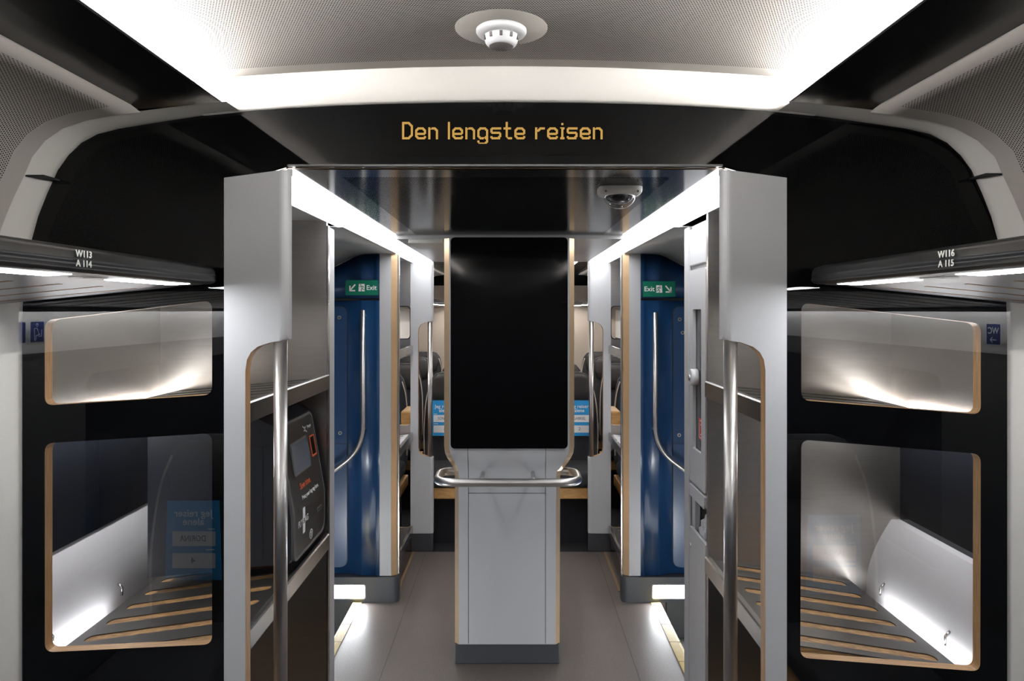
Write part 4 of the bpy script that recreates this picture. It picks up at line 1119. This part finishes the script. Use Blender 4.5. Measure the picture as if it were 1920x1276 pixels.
# ================================================================== STICKERS ON THE SIDE WALLS (seen mirrored in the glass)
def sticker(sg, yc, zc, kind, label):
    x = sg * 1.3448; xd = (0, 1, 0) if sg < 0 else (0, -1, 0)
    t = thing('wall_sticker', (x, yc, zc), label, 'sticker')
    o = Vector((x, yc, zc)); n = Vector((-sg, 0, 0))
    flat('white_border', rr(-0.031, -0.031, 0.031, 0.031, 0.003), o, xd, (0, 0, 1), signwhite, t, 0.0006)
    flat('blue_field', rr(-0.0285, -0.0285, 0.0285, 0.0285, 0.002), o + n * 0.0006, xd, (0, 0, 1), navy, t, 0.0004)
    p = o + n * 0.0011
    if kind == 'wc':
        text('lettering', 'WC', 0.026, p + Vector((0, 0, 0.009)), xd, (0, 0, 1), signwhite, t, 0.0005, bold=0.0003)
        strokes('arrow', [[(-0.012, -0.016), (0.012, -0.016)], [(0.004, -0.009), (0.012, -0.016), (0.004, -0.023)]], 0.0025, p, xd, (0, 0, 1), signwhite, t)
    else:
        flat('figure', circle(0.002, 0.019, 0.005, 14), p, xd, (0, 0, 1), signwhite, t, 0.0005, holes=[circle(0.002, 0.019, 0.0032, 14)])
        if kind == 'elder':
            strokes('figure', [[(0.014, 0.010), (0.002, 0.010), (-0.008, -0.008), (0.006, -0.010), (0.008, -0.024)], [(0.014, 0.008), (0.012, -0.024)], [(-0.018, 0.006), (-0.016, -0.013), (-0.004, -0.013)]], 0.0015, p, xd, (0, 0, 1), signwhite, t)
        else:
            strokes('figure', [[(0.0, 0.010), (-0.004, -0.012), (0.012, -0.014)], [(0.002, 0.004), (0.012, -0.002), (0.014, 0.004)]], 0.0015, p, xd, (0, 0, 1), signwhite, t)
sticker(-1, 1.53, 1.590, 'elder', 'navy priority seat sticker with a cane figure on the left window wall')
sticker(-1, 1.608, 1.590, 'child', 'navy sticker with a seated adult and child on the left window wall')
sticker(1, 1.545, 1.584, 'wc', 'navy WC sticker with an arrow on the right window wall')

# ================================================================== SEATS
def seat(cx, yb, face, label, grp, wid=0.44, arm=True, wing=True):
    """face -1: sitter looks towards -y. yb = plane of the backrest front"""
    f = face
    t = thing('train_seat', (cx, yb, 0), label, 'seat', grp)
    def prof_mesh(name, sect, mat, sub=True, par=t):
        # sect: list of (z, y offset, half width, half depth)
        vs, fs = [], []; n = 20
        for (z, yo, hw, hd) in sect:
            for k in range(n):
                a = 2 * math.pi * k / n
                ca, sa = math.cos(a), math.sin(a)
                ex = 0.38
                vs.append((cx + math.copysign(abs(ca) ** ex, ca) * hw, yb - f * yo + math.copysign(abs(sa) ** ex, sa) * hd, z))
        for r in range(len(sect) - 1):
            for k in range(n): fs.append((r*n+k, r*n+(k+1)%n, (r+1)*n+(k+1)%n, (r+1)*n+k))
        fs += [tuple(range(n)), tuple((len(sect)-1)*n+k for k in range(n))]
        return raw(name, vs, fs, mat, par, smooth=True)
    w2 = wid / 2
    # backrest leans away from the sitter
    bk = prof_mesh('backrest', [(0.44, 0.03, w2 - 0.02, 0.055), (0.50, 0.035, w2 - 0.005, 0.062), (0.70, 0.05, w2, 0.062), (0.90, 0.075, w2 - 0.004, 0.056), (1.04, 0.095, w2 - 0.02, 0.05), (1.12, 0.105, w2 - 0.04, 0.045), (1.165, 0.108, w2 - 0.075, 0.036), (1.18, 0.109, w2 - 0.12, 0.022)], fabric)
    hd = prof_mesh('headrest', [(0.955, 0.045, w2 - 0.10, 0.02), (0.975, 0.04, w2 - 0.07, 0.032), (1.06, 0.05, w2 - 0.055, 0.034), (1.13, 0.06, w2 - 0.065, 0.030), (1.165, 0.068, w2 - 0.10, 0.02)], leather)
    pp = []
    for s in (-1, 1):
        path = [(cx + s * (w2 - 0.004), yb + f * 0.0, 0.56), (cx + s * (w2 + 0.001), yb - f * 0.005, 0.75), (cx + s * (w2 - 0.006), yb - f * 0.03, 0.92), (cx + s * (w2 - 0.022), yb - f * 0.05, 1.03), (cx + s * (w2 - 0.05), yb - f * 0.065, 1.11)]
        tubes('piping', bend(path, 0.05, 4), 0.0045, piping, t, 8)
    me = box('cushion', cx - w2 + 0.005, cx + w2 - 0.005, min(yb + f * 0.46, yb + f * 0.02), max(yb + f * 0.46, yb + f * 0.02), 0.425, 0.535, fabric, t, 0.035, 4)
    for p in me.data.polygons: p.use_smooth = True
    y0, y1 = sorted((yb + f * 0.43, yb + f * 0.02))
    box('seat_beam', cx - w2 - 0.01, cx + w2 + 0.01, y0, y1, 0.345, 0.422, oak, t, 0.006)
    y0, y1 = sorted((yb + f * 0.30, yb + f * 0.02))
    box('pedestal', cx - w2 + 0.04, cx + w2 - 0.04, y0, y1, 0.0, 0.345, carpet, t)
    if arm:
        for s in (-1,) if arm == 'l' else (1,) if arm == 'r' else (-1, 1):
            xa = cx + s * (w2 + 0.092)
            y0, y1 = sorted((yb + f * 0.30, yb + f * 0.02))
            box('armrest', xa - 0.036, xa + 0.036, y0, y1, 0.80, 0.935, oak, t, 0.012, 3)
    return t
def card(cx, yv, zt, face, name, number, label, w_=0.185, h_=0.262):
    t = thing('seat_card', (cx, yv, zt - h_ / 2), label, 'card', None)
    xd = Vector((1, 0, 0)) if face < 0 else Vector((-1, 0, 0)); zd = Vector((0, 0, 1)); n = Vector((0, face, 0))
    o = Vector((cx, yv, zt))
    flat('card_sheet', [(-w_/2, -h_), (w_/2, -h_), (w_/2 - 0.008, 0), (-w_/2 + 0.008, 0)], o, xd, zd, cardblue, t, 0.0015)
    p = o + n * 0.0017
    text('lettering', 'Jeg reiser', 0.036, p + zd * -0.045, xd, zd, signwhite, t, 0.0006, bold=0.0006)
    text('lettering', 'alene', 0.036, p + zd * -0.075, xd, zd, signwhite, t, 0.0006, bold=0.0006)
    strokes('small_print', [[(-0.074, -0.100), (-0.052, -0.100)], [(-0.074, -0.173), (-0.045, -0.173)]], 0.004, p, xd, zd, signwhite, t)
    flat('name_field', rr(-0.078, -0.160, 0.074, -0.108, 0.001), p, xd, zd, cardwhite, t, 0.0006)
    flat('number_field', rr(-0.078, -0.238, 0.074, -0.185, 0.001), p, xd, zd, cardwhite, t, 0.0006)
    text('handwriting', name, 0.030, p + n * 0.0007 + zd * -0.134, xd, zd, ink, t, 0.0004, sx=0.8, shear=0.1)
    text('handwriting', number, 0.032, p + n * 0.0007 + zd * -0.212, xd, zd, ink, t, 0.0004, shear=0.1)
# far saloon rows
g = 'dark seats in the far saloon'
rowsY = (5.42, 6.32, 7.22, 8.12)
cols_ = ((-1.02, 'left window'), (-0.455, 'left aisle'), (0.415, 'right aisle'), (0.98, 'right window'))
rn = ('first row beyond the far partition', 'second row beyond the far partition', 'third row beyond the far partition', 'last row beyond the far partition')
for r, yy in enumerate(rowsY):
    for cx_, nm in cols_:
        seat(cx_, yy, -1, 'dark fabric seat with beige piping, %s place, %s' % (nm, rn[r]), g, arm=None if r else ('l' if cx_ == -0.455 else ('r' if cx_ == 0.415 else None)))
card(-0.515, 5.335, 0.985, -1, 'SONDRE', '1', 'blue seat card lettered Jeg reiser alene, left of the console')
card(0.487, 5.335, 0.985, -1, 'GABRIEL', '2', 'blue seat card lettered Jeg reiser alene, right of the console')
card(-1.02, 5.335, 0.985, -1, 'IDA', '1', 'blue seat card glimpsed through the far left luggage rack')
# near saloon seats, only seen in the glass
seat(-1.125, 0.94, 1, 'dark seat behind the viewpoint on the left, mirrored in the lower left glass', 'dark seats in the near saloon', 0.40, arm=None)
seat(1.125, 0.94, 1, 'dark seat behind the viewpoint on the right, mirrored in the lower right glass', 'dark seats in the near saloon', 0.40, arm=None)
card(-1.13, 1.02, 0.98, 1, 'DORINA', '4', 'blue seat card mirrored in the lower left glass', 0.20, 0.28)
card(1.13, 1.02, 0.93, 1, 'JAMILA', '4', 'blue seat card mirrored in the lower right glass', 0.20, 0.28)

# ---- far saloon shell
for sg, nm in ((-1, 'wall_left'), (1, 'wall_right')):
    X0, X1 = sorted((sg * 1.345, sg * 1.38))
    wl = thing(nm, (sg * 1.36, 7.2, 0), None, None, kind='structure')
    box('lower_panel', X0, X1, YF + 0.04, 9.5, 0, 0.75, greymetal, wl)
    box('upper_panel', X0, X1, YF + 0.04, 9.5, 1.30, 1.70, whitewall, wl)
    box('window_strip', X0, X1, YF + 0.04, 9.5, 0.75, 1.30, windark, wl)
wb = thing('wall_far_end', (0, 9.5, 0), None, None, kind='structure')
box('lower_panel', -1.4, 1.4, 9.5, 9.54, 0, 1.74, beige, wb)
box('middle_panel', -1.4, 1.4, 9.5, 9.54, 1.74, 1.98, principled('taupe', (0.16, 0.13, 0.11), 0.5), wb)
box('header_panel', -1.4, 1.4, 9.5, 9.54, 1.98, 2.35, blackgloss, wb)
